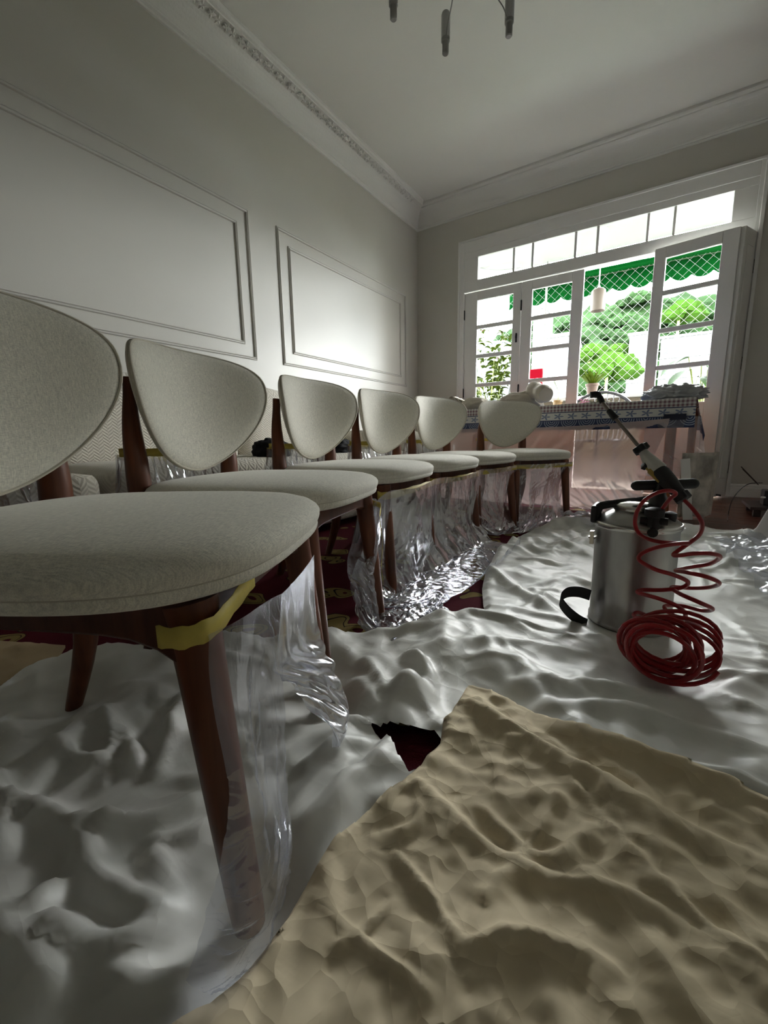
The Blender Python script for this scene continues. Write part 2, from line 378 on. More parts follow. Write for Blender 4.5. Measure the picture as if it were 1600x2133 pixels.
# wall panel mouldings
def moulding(name, rect, w=.021):
    y0, y1, z0, z1 = rect; b = MB()
    prof = [(0, 0), (0, .007), (.004, .010), (.007, .006), (.010, .006), (.014, .013), (.019, .011), (w, .004), (w, 0)]
    c = [(y0, z0, 1, 1), (y1, z0, -1, 1), (y1, z1, -1, -1), (y0, z1, 1, -1)]; v = []
    for cy, cz, sy, sz in c:
        for o_, h in prof: v.append((XL + h, cy + sy * o_, cz + sz * o_))
    n = len(prof); f = [(i * n + j, i * n + j + 1, ((i + 1) % 4) * n + j + 1, ((i + 1) % 4) * n + j) for i in range(4) for j in range(n - 1)]
    return mesh_obj(name, v, f, M['trimwall'], smooth=False, kind='structure')
k_ = .55 / .6
moulding('trim_3', (-.45, 2.4 * k_, 1.222 * k_, 2.30 * k_)); moulding('trim_4', (-.34, 2.292 * k_, 1.327 * k_, 2.188 * k_))
moulding('trim_5', (2.682 * k_, 4.768 * k_, 1.225 * k_, 2.30 * k_)); moulding('trim_6', (2.805 * k_, 4.645 * k_, 1.33 * k_, 2.19 * k_))
# baseboards
bp_ = [(0, 0), (.018, 0), (.018, .075), (.012, .085), (.014, .098), (.006, .11), (0, .11)]
run_profile('baseboard_back', bp_, (FX1, D), (XR, D), (0, -1), M['white'], kind='structure')
run_profile('baseboard_left', bp_, (XL, YB), (XL, D), (1, 0), M['white'], kind='structure')
# casing of the door opening
cs = MB(); y0, y1 = D - .022, D + .01
def casing_strip(b, x0, x1, z0, z1): b.box(x0, x1, y0, D + WT, z0, z1)
cs.box(FX0, DX0, D - .018, D + WT, 0, FZ1).box(DX1, FX1, D - .018, D + WT, 0, FZ1).box(DX0, DX1, D - .018, D + WT, TZ1 + .06, FZ1)
cs.box(FX0 - .004, FX0 + .016, D - .03, D, 0, FZ1 + .004).box(FX1 - .020, FX1 + .006, D - .034, D, 0, FZ1 + .004).box(FX0, FX1, D - .03, D, FZ1 - .016, FZ1 + .004)
cs.build('trim_7', M['white'], smooth=False, bevel=.004, kind='structure')
# transom window
TX = [(-1.790, -1.423), (-1.402, -1.236), (-1.216, -.843), (-.822, -.656), (-.634, -.262), (-.243, -.071), (-.052, .322)]
tw = empty('window_1', (0, D, TZ0), kind='structure')
b = MB(); ty0, ty1 = D - .012, D + .05
b.box(DX0, DX1, ty0, ty1, DZ1 + .004, TZ0).box(DX0, DX1, ty0, ty1, TZ1, TZ1 + .06).box(DX0, TX[0][0], ty0, ty1, TZ0, TZ1).box(TX[-1][1], DX1, ty0, ty1, TZ0, TZ1)
for i in range(6): b.box(TX[i][1], TX[i + 1][0], ty0 + .008, ty1, TZ0, TZ1)
b.build('window_frame', M['white'], tw, smooth=False, world=True, bevel=.003)
for x0, x1 in TX: MB().box(x0 - .004, x1 + .004, D + .02, D + .024, TZ0 - .004, TZ1 + .004).build('pane', M['glass'], tw, smooth=False, world=True)
def leaf(name, hinge_xy, width, ang, n_panes, pane_x, zs, handles=(), hinges=(), hx=0):
    """a door leaf lying along local +x from its hinge"""
    e = empty(name, (hinge_xy[0], hinge_xy[1], 0), ang, kind='structure'); b = MB(); t = .036; a, c = pane_x
    b.box(0, a, -t / 2, t / 2, .012, DZ1 - .004).box(c, width, -t / 2, t / 2, .012, DZ1 - .004)
    b.box(a, c, -t / 2, t / 2, zs[-1][1], DZ1 - .004).box(a, c, -t / 2, t / 2, .012, zs[0][0])
    for i in range(len(zs) - 1): b.box(a, c, -t / 2 + .004, t / 2 - .004, zs[i][1], zs[i + 1][0])
    b.build('door_frame', M['white'], e, smooth=False, bevel=.004)
    pb = MB().box(a + .03, c - .03, -t / 2 - .006, t / 2 + .006, .16, zs[0][0] - .12); pb.build('lower_panel', M['white'], e, smooth=False, bevel=.008)
    for z0, z1 in zs: MB().box(a - .003, c + .003, -.002, .002, z0 - .003, z1 + .003).build('pane', M['glass'], e, smooth=False)
    for hz in hinges: MB().tube([(hx, -t / 2 - .006, hz - .045), (hx, -t / 2 - .006, hz + .045)], .008, 8).lathe([(.001, -.052), (.007, -.047), (.007, -.042)], 8, (hx, -t / 2 - .006, hz)).lathe([(.007, .042), (.007, .047), (.001, .052)], 8, (hx, -t / 2 - .006, hz)).build('hinge', M['hinge'], e)
    for hxx, hz in handles: MB().box(hxx - .007, hxx + .007, -t / 2 - .010, -t / 2, hz - .045, hz + .045).tube([(hxx, -t / 2 - .008, hz - .01), (hxx, -t / 2 - .022, hz - .01), (hxx, -t / 2 - .024, hz + .02)], .005, 8).build('door_handle', M['hinge'], e)
    return e
ZS = [(.80, 1.087), (1.126, 1.394), (1.434, 1.698), (1.738, 1.992)]
leaf('door_1', (DX0 + .002, D + .02), .615, 0, 4, (.145, .53), ZS, handles=[(.578, 1.55)], hinges=(1.86, 1.03, .25), hx=.0)
leaf('door_2', (DX0 + .620, D + .02), .580, 0, 4, (.105, .475), ZS, hinges=(1.86, 1.03, .25), hx=.0)
P = wz(1545, 472, 2.08); Q = wz(1366, 521, 2.08)
wd = (Vector((P.x - Q.x, P.y - Q.y))).length; an = math.atan2(P.y - Q.y, P.x - Q.x)
leaf('door_3', (Q.x, Q.y), wd, an, 4, (.085, .455), ZS, hinges=(), hx=0)
an4 = math.atan2(D - P.y, DX1 - P.x); w4 = math.hypot(D - P.y, DX1 - P.x)
e4 = empty('door_4', (P.x + .012, P.y, 0), an4, kind='structure')
MB().box(0, w4, -.018, .018, .012, DZ1 - .004).build('door_frame', M['white'], e4, smooth=False, bevel=.004)
MB().box(.05, w4 - .05, -.024, .024, .16, DZ1 - .12).build('raised_panel', M['white'], e4, smooth=False, bevel=.01)
for hz in (1.83, 1.10, .25): MB().tube([(w4 - .01, -.028, hz - .05), (w4 - .01, -.028, hz + .05)], .009, 8).build('hinge', M['hinge'], e4)
MB().tube([wz(1500, 1032, .03), wz(1478, 1028, .02), wz(1470, 1030, .02)], .008, 8).build('floor_bolt', M['hinge'], e4, world=True)
MB().box(DX0, DX1, D, D + WT, -.02, .012).build('trim_8', mat('threshold', (.30, .27, .22), .5), smooth=False, kind='structure')
# ================================================================== outside: balcony and hillside
BY = D + WT; BD = 6.05       # balcony from the wall to its parapet
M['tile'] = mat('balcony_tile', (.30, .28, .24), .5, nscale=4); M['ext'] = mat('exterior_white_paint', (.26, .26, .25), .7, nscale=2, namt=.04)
MB().box(-5.5, 2.5, BY, BD + .2, -.12, -.01).build('trim_9', M['tile'], smooth=False, kind='structure')
MB().box(-5.5, 2.5, BY, BD + .05, 2.72, 2.9).build('trim_10', M['ext'], smooth=False, kind='structure')
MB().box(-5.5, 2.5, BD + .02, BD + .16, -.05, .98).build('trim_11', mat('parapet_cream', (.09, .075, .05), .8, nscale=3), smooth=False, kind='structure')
MB().box(-5.5, 2.5, BD - .03, BD + .20, .98, 1.03).build('trim_12', M['ext'], smooth=False, bevel=.01, kind='structure')
# green awning with a scalloped valance
M['green'] = mat('green_awning', (.0006, .050, .007), .8, nscale=8, namt=.1, spec=.03)
aw = empty('awning', (-1, BD, 2.7), label='green fabric awning with scalloped valance hanging above the balcony edge', category='awning')
ax0, ax1, az = -1.95, 1.6, 2.50
v = []; n = 240
for i in range(n + 1):
    x = ax0 + (ax1 - ax0) * i / n; ph = ((x + .07) / .20) % 1; dz = -.17 - .055 * math.sin(PI * ph) ** .7
    yb = BD + .22 + .01 * math.sin(x * 21)
    v += [(x, yb, az), (x, yb + .004, az + dz * .5), (x, yb + .012 + .008 * math.sin(x * 14), az + dz)]
f = [(i * 3 + j, i * 3 + j + 3, i * 3 + j + 4, i * 3 + j + 1) for i in range(n) for j in range(2)]
val = mesh_obj('valance', v, f, M['green'], aw, world=True); so = val.modifiers.new('s', 'SOLIDIFY'); so.thickness = .003
MB().box(ax0, ax1, BD + .06, BD + .222, az, az + .035).build('awning_bar', M['green'], aw, world=True, smooth=False)
MB().bar((ax0, BD + .22, az + .01), (ax1, BD + .22, az + .01), .03, .03).build('front_rail', mat('awning_rail', (.08, .10, .07), .5), aw, world=True)
MB().box(-.50, -.34, BD + .19, BD + .205, az + .02, az + .08).build('bracket', M['white'], aw, world=True, smooth=False)
# safety net, diamond mesh of thin cord
nb = MB(); ny_ = BD + .17; pitch = .075; x0, x1, z0, z1 = -2.6, 1.5, 1.03, 2.70
segs = []
for s in (1, -1):
    c = -6.
    while c < 8.:
        pts = []
        for zz in (z0, z1):
            x = c + s * (zz - z0); pts.append((x, zz))
        (xa, za), (xb, zb) = pts
        def clip(xa, za, xb, zb):
            t0, t1 = 0, 1; dx = xb - xa
            for lim, sg in ((x0, 1), (x1, -1)):
                p = dx * sg; q = (lim - xa) * sg
                if p > 0: t0 = max(t0, q / p)
                elif p < 0: t1 = min(t1, q / p)
            return (t0, t1) if t0 < t1 else None
        r = clip(xa, za, xb, zb)
        if r:
            a = (xa + (xb - xa) * r[0], ny_, za + (zb - za) * r[0]); b_ = (xa + (xb - xa) * r[1], ny_, za + (zb - za) * r[1])
            nb.tube([a, ((a[0] + b_[0]) / 2, ny_ + .02, (a[2] + b_[2]) / 2), b_], .0012, 4, False)
        c += pitch * 1.414
tag(nb.build('safety_net', mat('net_cord', (.34, .34, .34), .6)), 'white diamond mesh safety net stretched across the balcony opening', 'net', kind='stuff')
# curtain rail arc at the left top of the balcony
arc = spline([wy(975, 552, 5.7), wy(1000, 560, 5.75), wy(1035, 564, 5.8), wy(1072, 561, 5.85), wy(1085, 559, 5.9)], 6)
tag(MB().tube(arc, .014, 8).tube([wy(1033, 562, 5.8), wy(1032, 600, 5.8)], .006, 6).tube([wy(1085, 559, 5.9), Vector(wy(1085, 559, 5.9)) + Vector((0, .0, .25))], .008, 6).tube([wy(975, 552, 5.7), Vector(wy(975, 552, 5.7)) + Vector((0, 0, .25))], .008, 6).build('curved_rail', mat('grey_rail', (.35, .36, .36), .4)), 'thin grey curved rail under the balcony ceiling behind the leftmost transom pane', 'rail')
# hanging lamp
lp = wy(1246, 627, 5.5); rl = .075
L = empty('pendant_lamp', (lp.x, lp.y, lp.z), label='white cylindrical pendant lamp hanging in the open middle doorway', category='lamp')
M['lampw'] = mat('lamp_porcelain', (.11, .09, .07), .5)
MB().lathe([(.02, .13), (.045, .128), (rl * .92, .11), (rl, .085), (rl, -.10), (rl * .96, -.105), (rl * .93, -.10), (rl * .93, .08)], 28).build('lamp_shade', M['lampw'], L)
MB().tube([(0, 0, .125), (0, 0, 2.72 - lp.z)], .006, 8).build('cord', M['white'], L)
MB().lathe([(.001, .16), (.014, .155), (.018, .12)], 12).build('lamp_cap', M['white'], L)
MB().lathe([(.05, 2.70 - lp.z), (.05, 2.72 - lp.z)], 16).build('ceiling_plate', M['white'], L)
# plants ------------------------------------------------------------
def leafm(b, base, d, L, w, droop=.4, fold=.25, n=6):
    d = Vector(d).normalized(); side = d.cross(Vector((0, 0, 1))); side = side.normalized() if side.length > .05 else Vector((1, 0, 0)); v = []
    for i in range(n + 1):
        t = i / n; c = Vector(base) + d * L * t - Vector((0, 0, 1)) * droop * L * t * t; ww = w * (math.sin(PI * (t * .96 + .02)) ** .8)
        up = side.cross(d).normalized()
        v += [c - side * ww / 2 + up * ww * fold, c, c + side * ww / 2 + up * ww * fold]
    b.add(v, [(i * 3 + j, i * 3 + j + 1, i * 3 + j + 4, i * 3 + j + 3) for i in range(n) for j in range(2)])
    return b
M['leafy'] = mat('yellow_green_leaf', (.036, .058, .002), .6, spec=.05, nscale=8, namt=.25); M['leafg'] = mat('fresh_green_leaf', (.012, .040, .002), .6, spec=.05, nscale=6, namt=.25)
M['leafp'] = mat('pale_olive_leaf', (.024, .028, .009), .55, nscale=6, namt=.2); M['stem'] = mat('plant_stem', (.20, .24, .06), .6)
M['terra'] = mat('aged_clay_pot', (.06, .036, .022), .8, nscale=7, namt=.25); M['pink'] = mat('pink_petals', (.2, .02, .08), .6); M['redf'] = mat('red_petals', (.15, .01, .008), .6)
def pot(parent, r, h, m, z=0):
    MB().lathe([(r * .62, z), (r * .7, z + .01), (r * .95, z + h * .82), (r * 1.08, z + h * .83), (r * 1.1, z + h), (r * .96, z + h), (r * .9, z + h * .9)], 22).build('pot', m, parent)
    MB().lathe([(.001, z + h * .9), (r * .9, z + h * .9), (r * .9, z + h * .88)], 16).build('soil', mat('soil', (.04, .03, .02), .95), parent)
def shrub(name, loc, label, stems, leaves, m, hgt, spread, lw, ll, potd, red=0, cat='plant', cascade=False):
    e = empty(name, loc, label=label, category=cat); r, h, pm, pz = potd
    if r: pot(e, r, h, pm, pz)
    sb = MB(); lb = MB(); fb = MB()
    for s in range(stems):
        a = RNG.uniform(0, 2 * PI); sp = spread * RNG.uniform(.3, 1); H = hgt * RNG.uniform(.55, 1)
        pts = spline([(0, 0, pz + h * .9), (math.cos(a) * sp * .25, math.sin(a) * sp * .25, pz + h + H * .4), (math.cos(a) * sp * .7, math.sin(a) * sp * .7, pz + h + H * .8), (math.cos(a) * sp, math.sin(a) * sp, pz + h + H)], 6)
        sb.tube(pts, [.006 * (1 - .6 * i / len(pts)) for i in range(len(pts))], 5)
        for k in range(leaves):
            t = RNG.uniform(.35, 1); p = pts[min(len(pts) - 1, int(t * (len(pts) - 1)))]; aa = RNG.uniform(0, 2 * PI)
            leafm(lb, p, (math.cos(aa), math.sin(aa), RNG.uniform(-.2, .7)), ll * RNG.uniform(.6, 1.1), lw * RNG.uniform(.7, 1.1))
        if red and s % red == 0:
            p = pts[-2]
            for q in range(5): leafm(fb, p, (math.cos(q * 1.26), math.sin(q * 1.26), .5), .045, .03)
    sb.build('stems', M['stem'], e); tag(lb.build('leaves', m, e), kind='stuff')
    if red: tag(fb.build('flowers', M['redf'], e), kind='stuff')
    return e
p = wy(1022, 800, 5.75); shrub('climbing_plant', (p.x, p.y, 0), 'tall yellow-green leafy plant with a red flower behind the leftmost door leaf', 16, 22, M['leafy'], 1.78, .36, .075, .12, (.16, .3, M['terra'], 0), red=5)
# arching palm-like plant next to it
p = wy(1040, 800, 5.9); e = empty('strap_leaf_plant', (p.x + .05, p.y, 0), label='wispy plant with long narrow strap leaves behind the right part of the leftmost door leaf', category='plant'); pot(e, .14, .34, M['terra'])
lb = MB()
for k in range(34):
    a = RNG.uniform(0, 2 * PI); leafm(lb, (0, 0, .3), (math.cos(a) * .35, math.sin(a) * .35, 1.3), RNG.uniform(.8, 1.25), .022, .12, .3, 8)
lb.build('leaves', M['leafp'], e)
p = wy(1020, 812, 5.45); e = empty('broad_leaf_plant', (p.x, p.y, .30), label='low bright green broad-leaved plant at the foot of the leftmost door panes', category='plant'); pot(e, .13, .42, M['terra'], -.30)
lb = MB()
for k in range(26):
    a = RNG.uniform(0, 2 * PI); leafm(lb, (0, 0, .1 + RNG.uniform(0, .3)), (math.cos(a) * .6, math.sin(a) * .6, 1.0), RNG.uniform(.25, .5), .05, .3, .25, 7)
lb.build('leaves', M['leafy'], e)
p = wy(1233, 818, 5.85); e = empty('potted_succulent', (p.x, p.y, 1.03), label='yellow-green spiky plant in an aged clay pot on the balcony parapet', category='plant'); pot(e, .075, .15, M['terra'])
lb = MB()
for k in range(70):
    a = RNG.uniform(0, 2 * PI); t = RNG.uniform(.3, 1.2); leafm(lb, (math.cos(a) * .03, math.sin(a) * .03, .14), (math.cos(a) * t, math.sin(a) * t, 1.0), RNG.uniform(.13, .27), .022, .15, .2, 4)
lb.build('leaves', M['leafy'], e); e.location.y = BD + .08; e.location.x = wy(1233, 818, BD + .08).x
# large leaves at the right
p = wy(1465, 800, 5.6); e = empty('monstera', (p.x, p.y, 0), label='plant with large bright green leaves behind the right door leaf', category='plant'); pot(e, .18, .45, M['terra'])
sb = MB(); lb = MB()
for (px, py, L_, w_, dx) in [(1435, 745, .26, .19, -.7), (1462, 752, .22, .17, .3), (1440, 770, .24, .17, -.5), (1465, 785, .28, .20, .2), (1475, 770, .24, .18, .7), (1455, 800, .22, .16, -.2), (1480, 745, .22, .15, .8)]:
    t = wy(px, py, 5.55) - Vector((p.x, p.y, 0)); sb.tube(spline([(0, 0, .42), (t.x * .3, t.y * .3, t.z * .6), t], 5), .006, 6); leafm(lb, t, (dx, -.35, -.15), L_, w_, .5, .12, 8)
sb.build('stems', M['stem'], e); lb.build('leaves', M['leafg'], e)
p = wy(1425, 800, 5.8); shrub('variegated_shrub', (p.x, p.y, .25), 'loose pale olive shrub beside the large green leaves on the balcony', 16, 14, M['leafp'], .75, .38, .03, .06, (.17, .38, M['terra'], -.25))
# white orchid-like bract leaf in small amber pot
p = wy(1162, 826, 4.95); e = empty('peace_lily', (p.x, p.y, p.z - .14), label='single pale green leaf in an amber pot behind the second door leaf', category='plant')
pot(e, .05, .10, mat('amber_pot', (.10, .05, .006), .4), 0); sb = MB().tube(spline([(0, 0, .09), (.01, 0, .16), (.0, 0, .21)], 4), .003, 6); sb.build('stems', M['stem'], e)
leafm(MB(), (0, 0, .2), (-.5, -.1, 1), .17, .075, -.05, .1, 8).build('leaves', mat('pale_leaf', (.05, .08, .025), .5), e); stand_z = p.z - .14
MB().lathe([(.10, -stand_z), (.10, -stand_z + .02), (.015, -stand_z + .03), (.015, -.03), (.16, -.02), (.16, -.001)][::1] if False else [(.12, -stand_z + 0), (.12, -stand_z + .02), (.02, -stand_z + .04), (.02, -.04), (.13, -.02), (.13, -.001)], 20).build('stand', M['white'], e)
p = wy(1250, 826, 5.02); e = empty('flowering_plant', (p.x, p.y, p.z - .2), label='pink flowers and white-edged leaves in front of the dark round chair on the balcony', category='plant')
fb = MB(); lb = MB()
for k in range(16):
    a = RNG.uniform(0, 2 * PI); leafm(lb, (RNG.uniform(-.06, .1), 0, .1), (math.cos(a), math.sin(a) * .6, 1.1), RNG.uniform(.12, .2), .03, .5, .2, 6)
for k in range(9):
    c = Vector((-.15 + RNG.uniform(-.05, .05), RNG.uniform(-.05, .05), .13 + RNG.uniform(0, .05)))
    for q in range(5): leafm(fb, c, (math.cos(q * 1.26), math.sin(q * 1.26), .4), .028, .022)
lb.build('leaves', M['leafp'], e); tag(fb.build('flowers', M['pink'], e), kind='stuff'); pot(e, .09, .14, M['terra'], -.04)
MB().lathe([(.11, -e.location.z), (.11, -e.location.z + .02), (.02, -e.location.z + .04), (.02, -.07), (.14, -.05), (.14, -.04)], 20).build('stand', M['hinge'], e)
# balcony chair with dark round back
p = wy(1250, 830, 5.45); M['black'] = mat('black_plastic', (.012, .012, .013), .35); M['blackm'] = mat('black_matt_rubber', (.012, .012, .012), .6)
e = empty('balcony_chair', (p.x, p.y, 0), label='dark round-backed chair standing outside in the open doorway', category='chair')
arcp = [(math.cos(a) * .42, .12 * math.sin(a), .56 + .46 * math.sin(a)) for a in [i * PI / 20 for i in range(21)]]
MB().tube(arcp, .016, 8).build('back_frame', M['black'], e)
bb = MB()
for i in range(3, 18): bb.tube([(arcp[i][0], arcp[i][1], arcp[i][2]), (arcp[i][0] * .8, -.02, .48)], .005, 5)
bb.build('back_slats', M['black'], e); MB().lathe([(.001, .46), (.25, .46), (.26, .475), (.25, .49), (.001, .495)], 28).build('seat', M['black'], e)
for sx in (-1, 1):
    for sy in (-1, 1): MB().tube([(sx * .18, sy * .16, .47), (sx * .23, sy * .21, 0)], .012, 8).build('leg', M['black'], e)
# red folded chair and white pole
p = wy(1113, 795, 5.5); e = empty('red_chair', (p.x, p.y, 0), label='bright red balcony chair back seen through the second door leaf', category='chair'); M['red'] = mat('red_plastic', (.20, .0005, .008), .6, spec=.05)
for z0, z1 in ((1.17, 1.34), (.90, 1.125)): MB().box(-.095, .095, -.012, .012, z0, z1).build('back_slat', M['red'], e, smooth=False, bevel=.012)
MB().box(-.17, .17, -.3, 0, .62, .65).build('seat', M['red'], e, smooth=False, bevel=.01)
for sx in (-1, 1):
    MB().tube([(sx * .085, 0, 1.30), (sx * .085, .02, .62), (sx * .17, .05, 0)], .012, 8).build('leg', M['red'], e); MB().tube([(sx * .15, -.27, .63), (sx * .17, -.3, 0)], .012, 8).build('leg', M['red'], e)
p = wy(1131, 760, 5.98); tag(MB().tube([(p.x, BD - .06, -.01), (p.x, BD - .06, 2.7)], .013, 10).build('balcony_pole', M['ext']), 'slim grey-white pole standing on the balcony behind the second door leaf', 'pole')
# houses and hillside far beyond
M['bld'] = mat('pale_facade', (.055, .055, .055), .8, nscale=.4, namt=.05); M['dwin'] = mat('dark_window_opening', (.008, .009, .010), .5); M['bldg'] = mat('grey_facade', (.04, .045, .05), .8, nscale=.4, namt=.08)
BOXES = []
def tower(pa, pb, Y, depth, rows, cols, label, m=None, wfrac=.45):
    a = wy(*pa, Y); b = wy(*pb, Y); zt = a.z; x0, x1 = a.x, b.x; zb = -14.
    e = empty('apartment_building', ((x0 + x1) / 2, Y, zb), label=label, category='building'); m = m or M['bld']
    MB().box(x0, x1, Y, Y + depth, zb, zt).build('wall', m, e, world=True, smooth=False)
    MB().box(x0 - .2, x1 + .2, Y - .2, Y + depth, zt, zt + .3).build('roof_slab', M['ext'], e, world=True, smooth=False)
    BOXES.append((x0, x1, Y, Y + depth)); fh = 2.9; cw = (x1 - x0) / cols
    for r in range(rows):
        zc = zt - 1.7 - r * fh; MB().box(x0 - .05, x1 + .05, Y - .12, Y + .0, zc - 1.15, zc - 1.0).build('floor_band', M['ext'], e, world=True, smooth=False)
        for c in range(cols):
            xc = x0 + cw * (c + .5); w_ = cw * wfrac / 2
            wn = MB().box(xc - w_ - .08, xc + w_ + .08, Y - .08, Y - .0, zc - .68, zc + .68).build('window', M['ext'], e, world=True, smooth=False)
            MB().box(xc - w_, xc + w_, Y - .1, Y - .07, zc - .6, zc + .6).build('pane', M['dwin'], e, world=True, smooth=False) if False else MB().box(xc - w_, xc + w_, Y - .1, Y - .07, zc - .6, zc + .6).build('window_pane', M['dwin'], e, world=True, smooth=False)
    return e
tower((1312, 700), (1362, 700), 64, 9, 4, 2, 'white apartment block rising left of the right door leaf, seen through the net')
tower((1378, 706), (1520, 690), 78, 9, 5, 6, 'long white apartment block seen through the lower panes of the right door leaf')
tower((1140, 705), (1183, 700), 50, 8, 5, 3, 'narrow white tower seen through the second door leaf')
tower((1112, 645), (1134, 645), 90, 8, 7, 3, 'tall pale tower seen through the left side of the second door leaf')
tower((996, 720), (1050, 716), 70, 9, 5, 4, 'grey apartment block seen low behind the leftmost door leaf', M['bldg'])
# hillside
M['hill'] = mat('hill_foliage', (.0075, .017, .0055), .9, spec=.02, nscale=.35, namt=.5, bump=1, bscale=.6); M['hill2'] = mat('hill_bright_foliage', (.011, .027, .003), .9, spec=.02, nscale=.3, namt=.4)
n = 90; v = []
for j in range(50):
    for i in range(n):
        x = -95 + i * 2.2; y = 70 + j * 2.0
        env = max(0, 1 - ((x + 12) / 75) ** 2); h = -12 + 46 * env * min(1, j / 30.) ** .8
        h += 7 * mnoise.noise(Vector((x * .035, y * .04, 3))) + 2.6 * mnoise.noise(Vector((x * .2, y * .2, 1))) + 1.4 * mnoise.noise(Vector((x * .55, y * .55, 8)))
        v.append((x, y, h))
f = [(j * n + i, j * n + i + 1, (j + 1) * n + i + 1, (j + 1) * n + i) for j in range(49) for i in range(n - 1)]
tag(mesh_obj('hill', v, f, M['hill'], None), kind='structure')
def crown_mesh(s):
    b = MB(); rs = np.random.RandomState(s + 3); n_, m_ = 6, 4
    for q in range(46):
        d0 = Vector(rs.normal(size=3)).normalized() * rs.uniform(.45, .85); d0.z = abs(d0.z) * .9 - .2; r = rs.uniform(.20, .38); base = len(b.v)
        for j in range(m_ + 1):
            for i in range(n_):
                th = PI * j / m_; ph = 2 * PI * i / n_ + q; d = Vector((math.sin(th) * math.cos(ph), math.sin(th) * math.sin(ph), math.cos(th)))
                b.v.append(tuple(d0 + d * r * (1 + .5 * mnoise.noise(d * 2.1 + Vector((s * 7 + q, 0, 0))))))
        b.f += [tuple(base + k for k in (j * n_ + i, (j + 1) * n_ + i, (j + 1) * n_ + (i + 1) % n_, j * n_ + (i + 1) % n_)) for j in range(m_) for i in range(n_)]
    return b
cm = []
for s in range(4):
    ob = crown_mesh(s).build('tree_crown', M['hill2'] if s == 0 else M['hill']); cm.append(ob.data); bpy.data.objects.remove(ob)
tm_ = MB().tube([(0, 0, -3), (0, 0, 0)], .35, 6); ob = tm_.build('trunk', M['stem']); tme = ob.data; bpy.data.objects.remove(ob)
tb = MB()
for k in range(330):
    x = RNG.uniform(-60, 40); y = RNG.uniform(72, 125); env = max(0, 1 - ((x + 12) / 75) ** 2); j = (y - 70) / 2
    h = -12 + 46 * env * min(1, j / 30.) ** .8 + 7 * mnoise.noise(Vector((x * .035, y * .04, 3)))
    if any(a - 5 < x < b + 5 and c - 5 < y < d_ + 5 for a, b, c, d_ in BOXES): continue
    s = RNG.uniform(1.4, 3.2); src = cm[1 + k % 3]; T = Matrix.Translation((x, y, h + s * .4)) @ Matrix.Diagonal((s, s, s * .85, 1)) @ Matrix.Rotation(RNG.uniform(0, 6), 4, 'Z')
    tb.add([T @ q.co for q in src.vertices], [tuple(q.vertices) for q in src.polygons])
tag(tb.build('tree_canopy', M['hill']), 'dense dark green forest canopy covering the hillside beyond the balcony', 'trees', kind='stuff')
for (px, py, Y, s) in [(1265, 770, 58, 2.6), (1228, 742, 62, 2.0), (1282, 742, 70, 2.2), (1415, 655, 70, 2.2)]:
    p = wy(px, py, Y); e = empty('tree', (p.x, p.y, p.z), label={1265: 'bright green tree low behind the clay pot plant', 1228: 'bright green tree above the clay pot plant', 1282: 'bright green tree left of the white apartment block', 1415: 'bright green tree seen through the right door leaf'}[px], category='tree')
    c = bpy.data.objects.new('tree_crown', cm[0]); COL.objects.link(c); c.parent = e; c.scale = (s * 1.3, s, s); t_ = bpy.data.objects.new('trunk', tme); COL.objects.link(t_); t_.parent = e; t_.scale = (.5, .5, 1); t_.location = (0, 0, -.2)
MB().box(-260, 260, -60, 260, -14.2, -14).build('ground', mat('valley_ground', (.16, .17, .14), .9), smooth=False, kind='structure')
# ================================================================== dining chairs
WF, XF, XT, WR, XR_, XM, XS, SA, SB, ZS_ = .188, .241, .203, .168, -.288, -.25, .014, .258, .258, .412
XB, BWD, ZT, ZB, CW, LEAN = -.221, .245, .792, .470, .107, .04
def seat_mesh():
    n = 72; b = MB(); pw = .62
    def ring(k, z):
        out = []
        for i in range(n):
            a = 2 * PI * i / n; c, s = math.cos(a), math.sin(a); A = SA * (1.0 if c > 0 else 1.06)
            out.append((XS + (A * k[0] + k[1]) * math.copysign(abs(c) ** pw, c), (SB * k[0] * (1 - .05 * (1 - c) / 2) + k[1]) * math.copysign(abs(s) ** pw, s), z + .006 * c * 0))
        return out
    R = [((.30, 0), .396), ((.80, 0), .395), ((1, -.030), .396), ((1, -.012), .399), ((1, -.006), .403), ((1, -.004), .409), ((1, -.0045), .4145), ((1, -.008), .4155), ((1, -.0035), .4165), ((1, -.0005), .424), ((1, 0), .432), ((1, -.004), .439), ((1, -.014), .4465), ((1, -.032), .4525), ((1, -.062), .457), ((.62, 0), .4605), ((.40, 0), .4625), ((.2, 0), .463)]
    base = 0; rings = [ring(k, z) for k, z in R]
    for r in rings: b.v += r
    for j in range(len(R) - 1):
        for i in range(n): b.f.append((j * n + i, j * n + (i + 1) % n, (j + 1) * n + (i + 1) % n, (j + 1) * n + i))
    b.v.append((XS, 0, .4635)); b.v.append((XS, 0, .396)); m = len(R) - 1
    for i in range(n): b.f.append((m * n + i, m * n + (i + 1) % n, len(b.v) - 2)); b.f.append(((i + 1) % n, i, len(b.v) - 1))
    return b, [ (x, y, .4155) for x, y, z in ring((1, -.0055), .4155)]
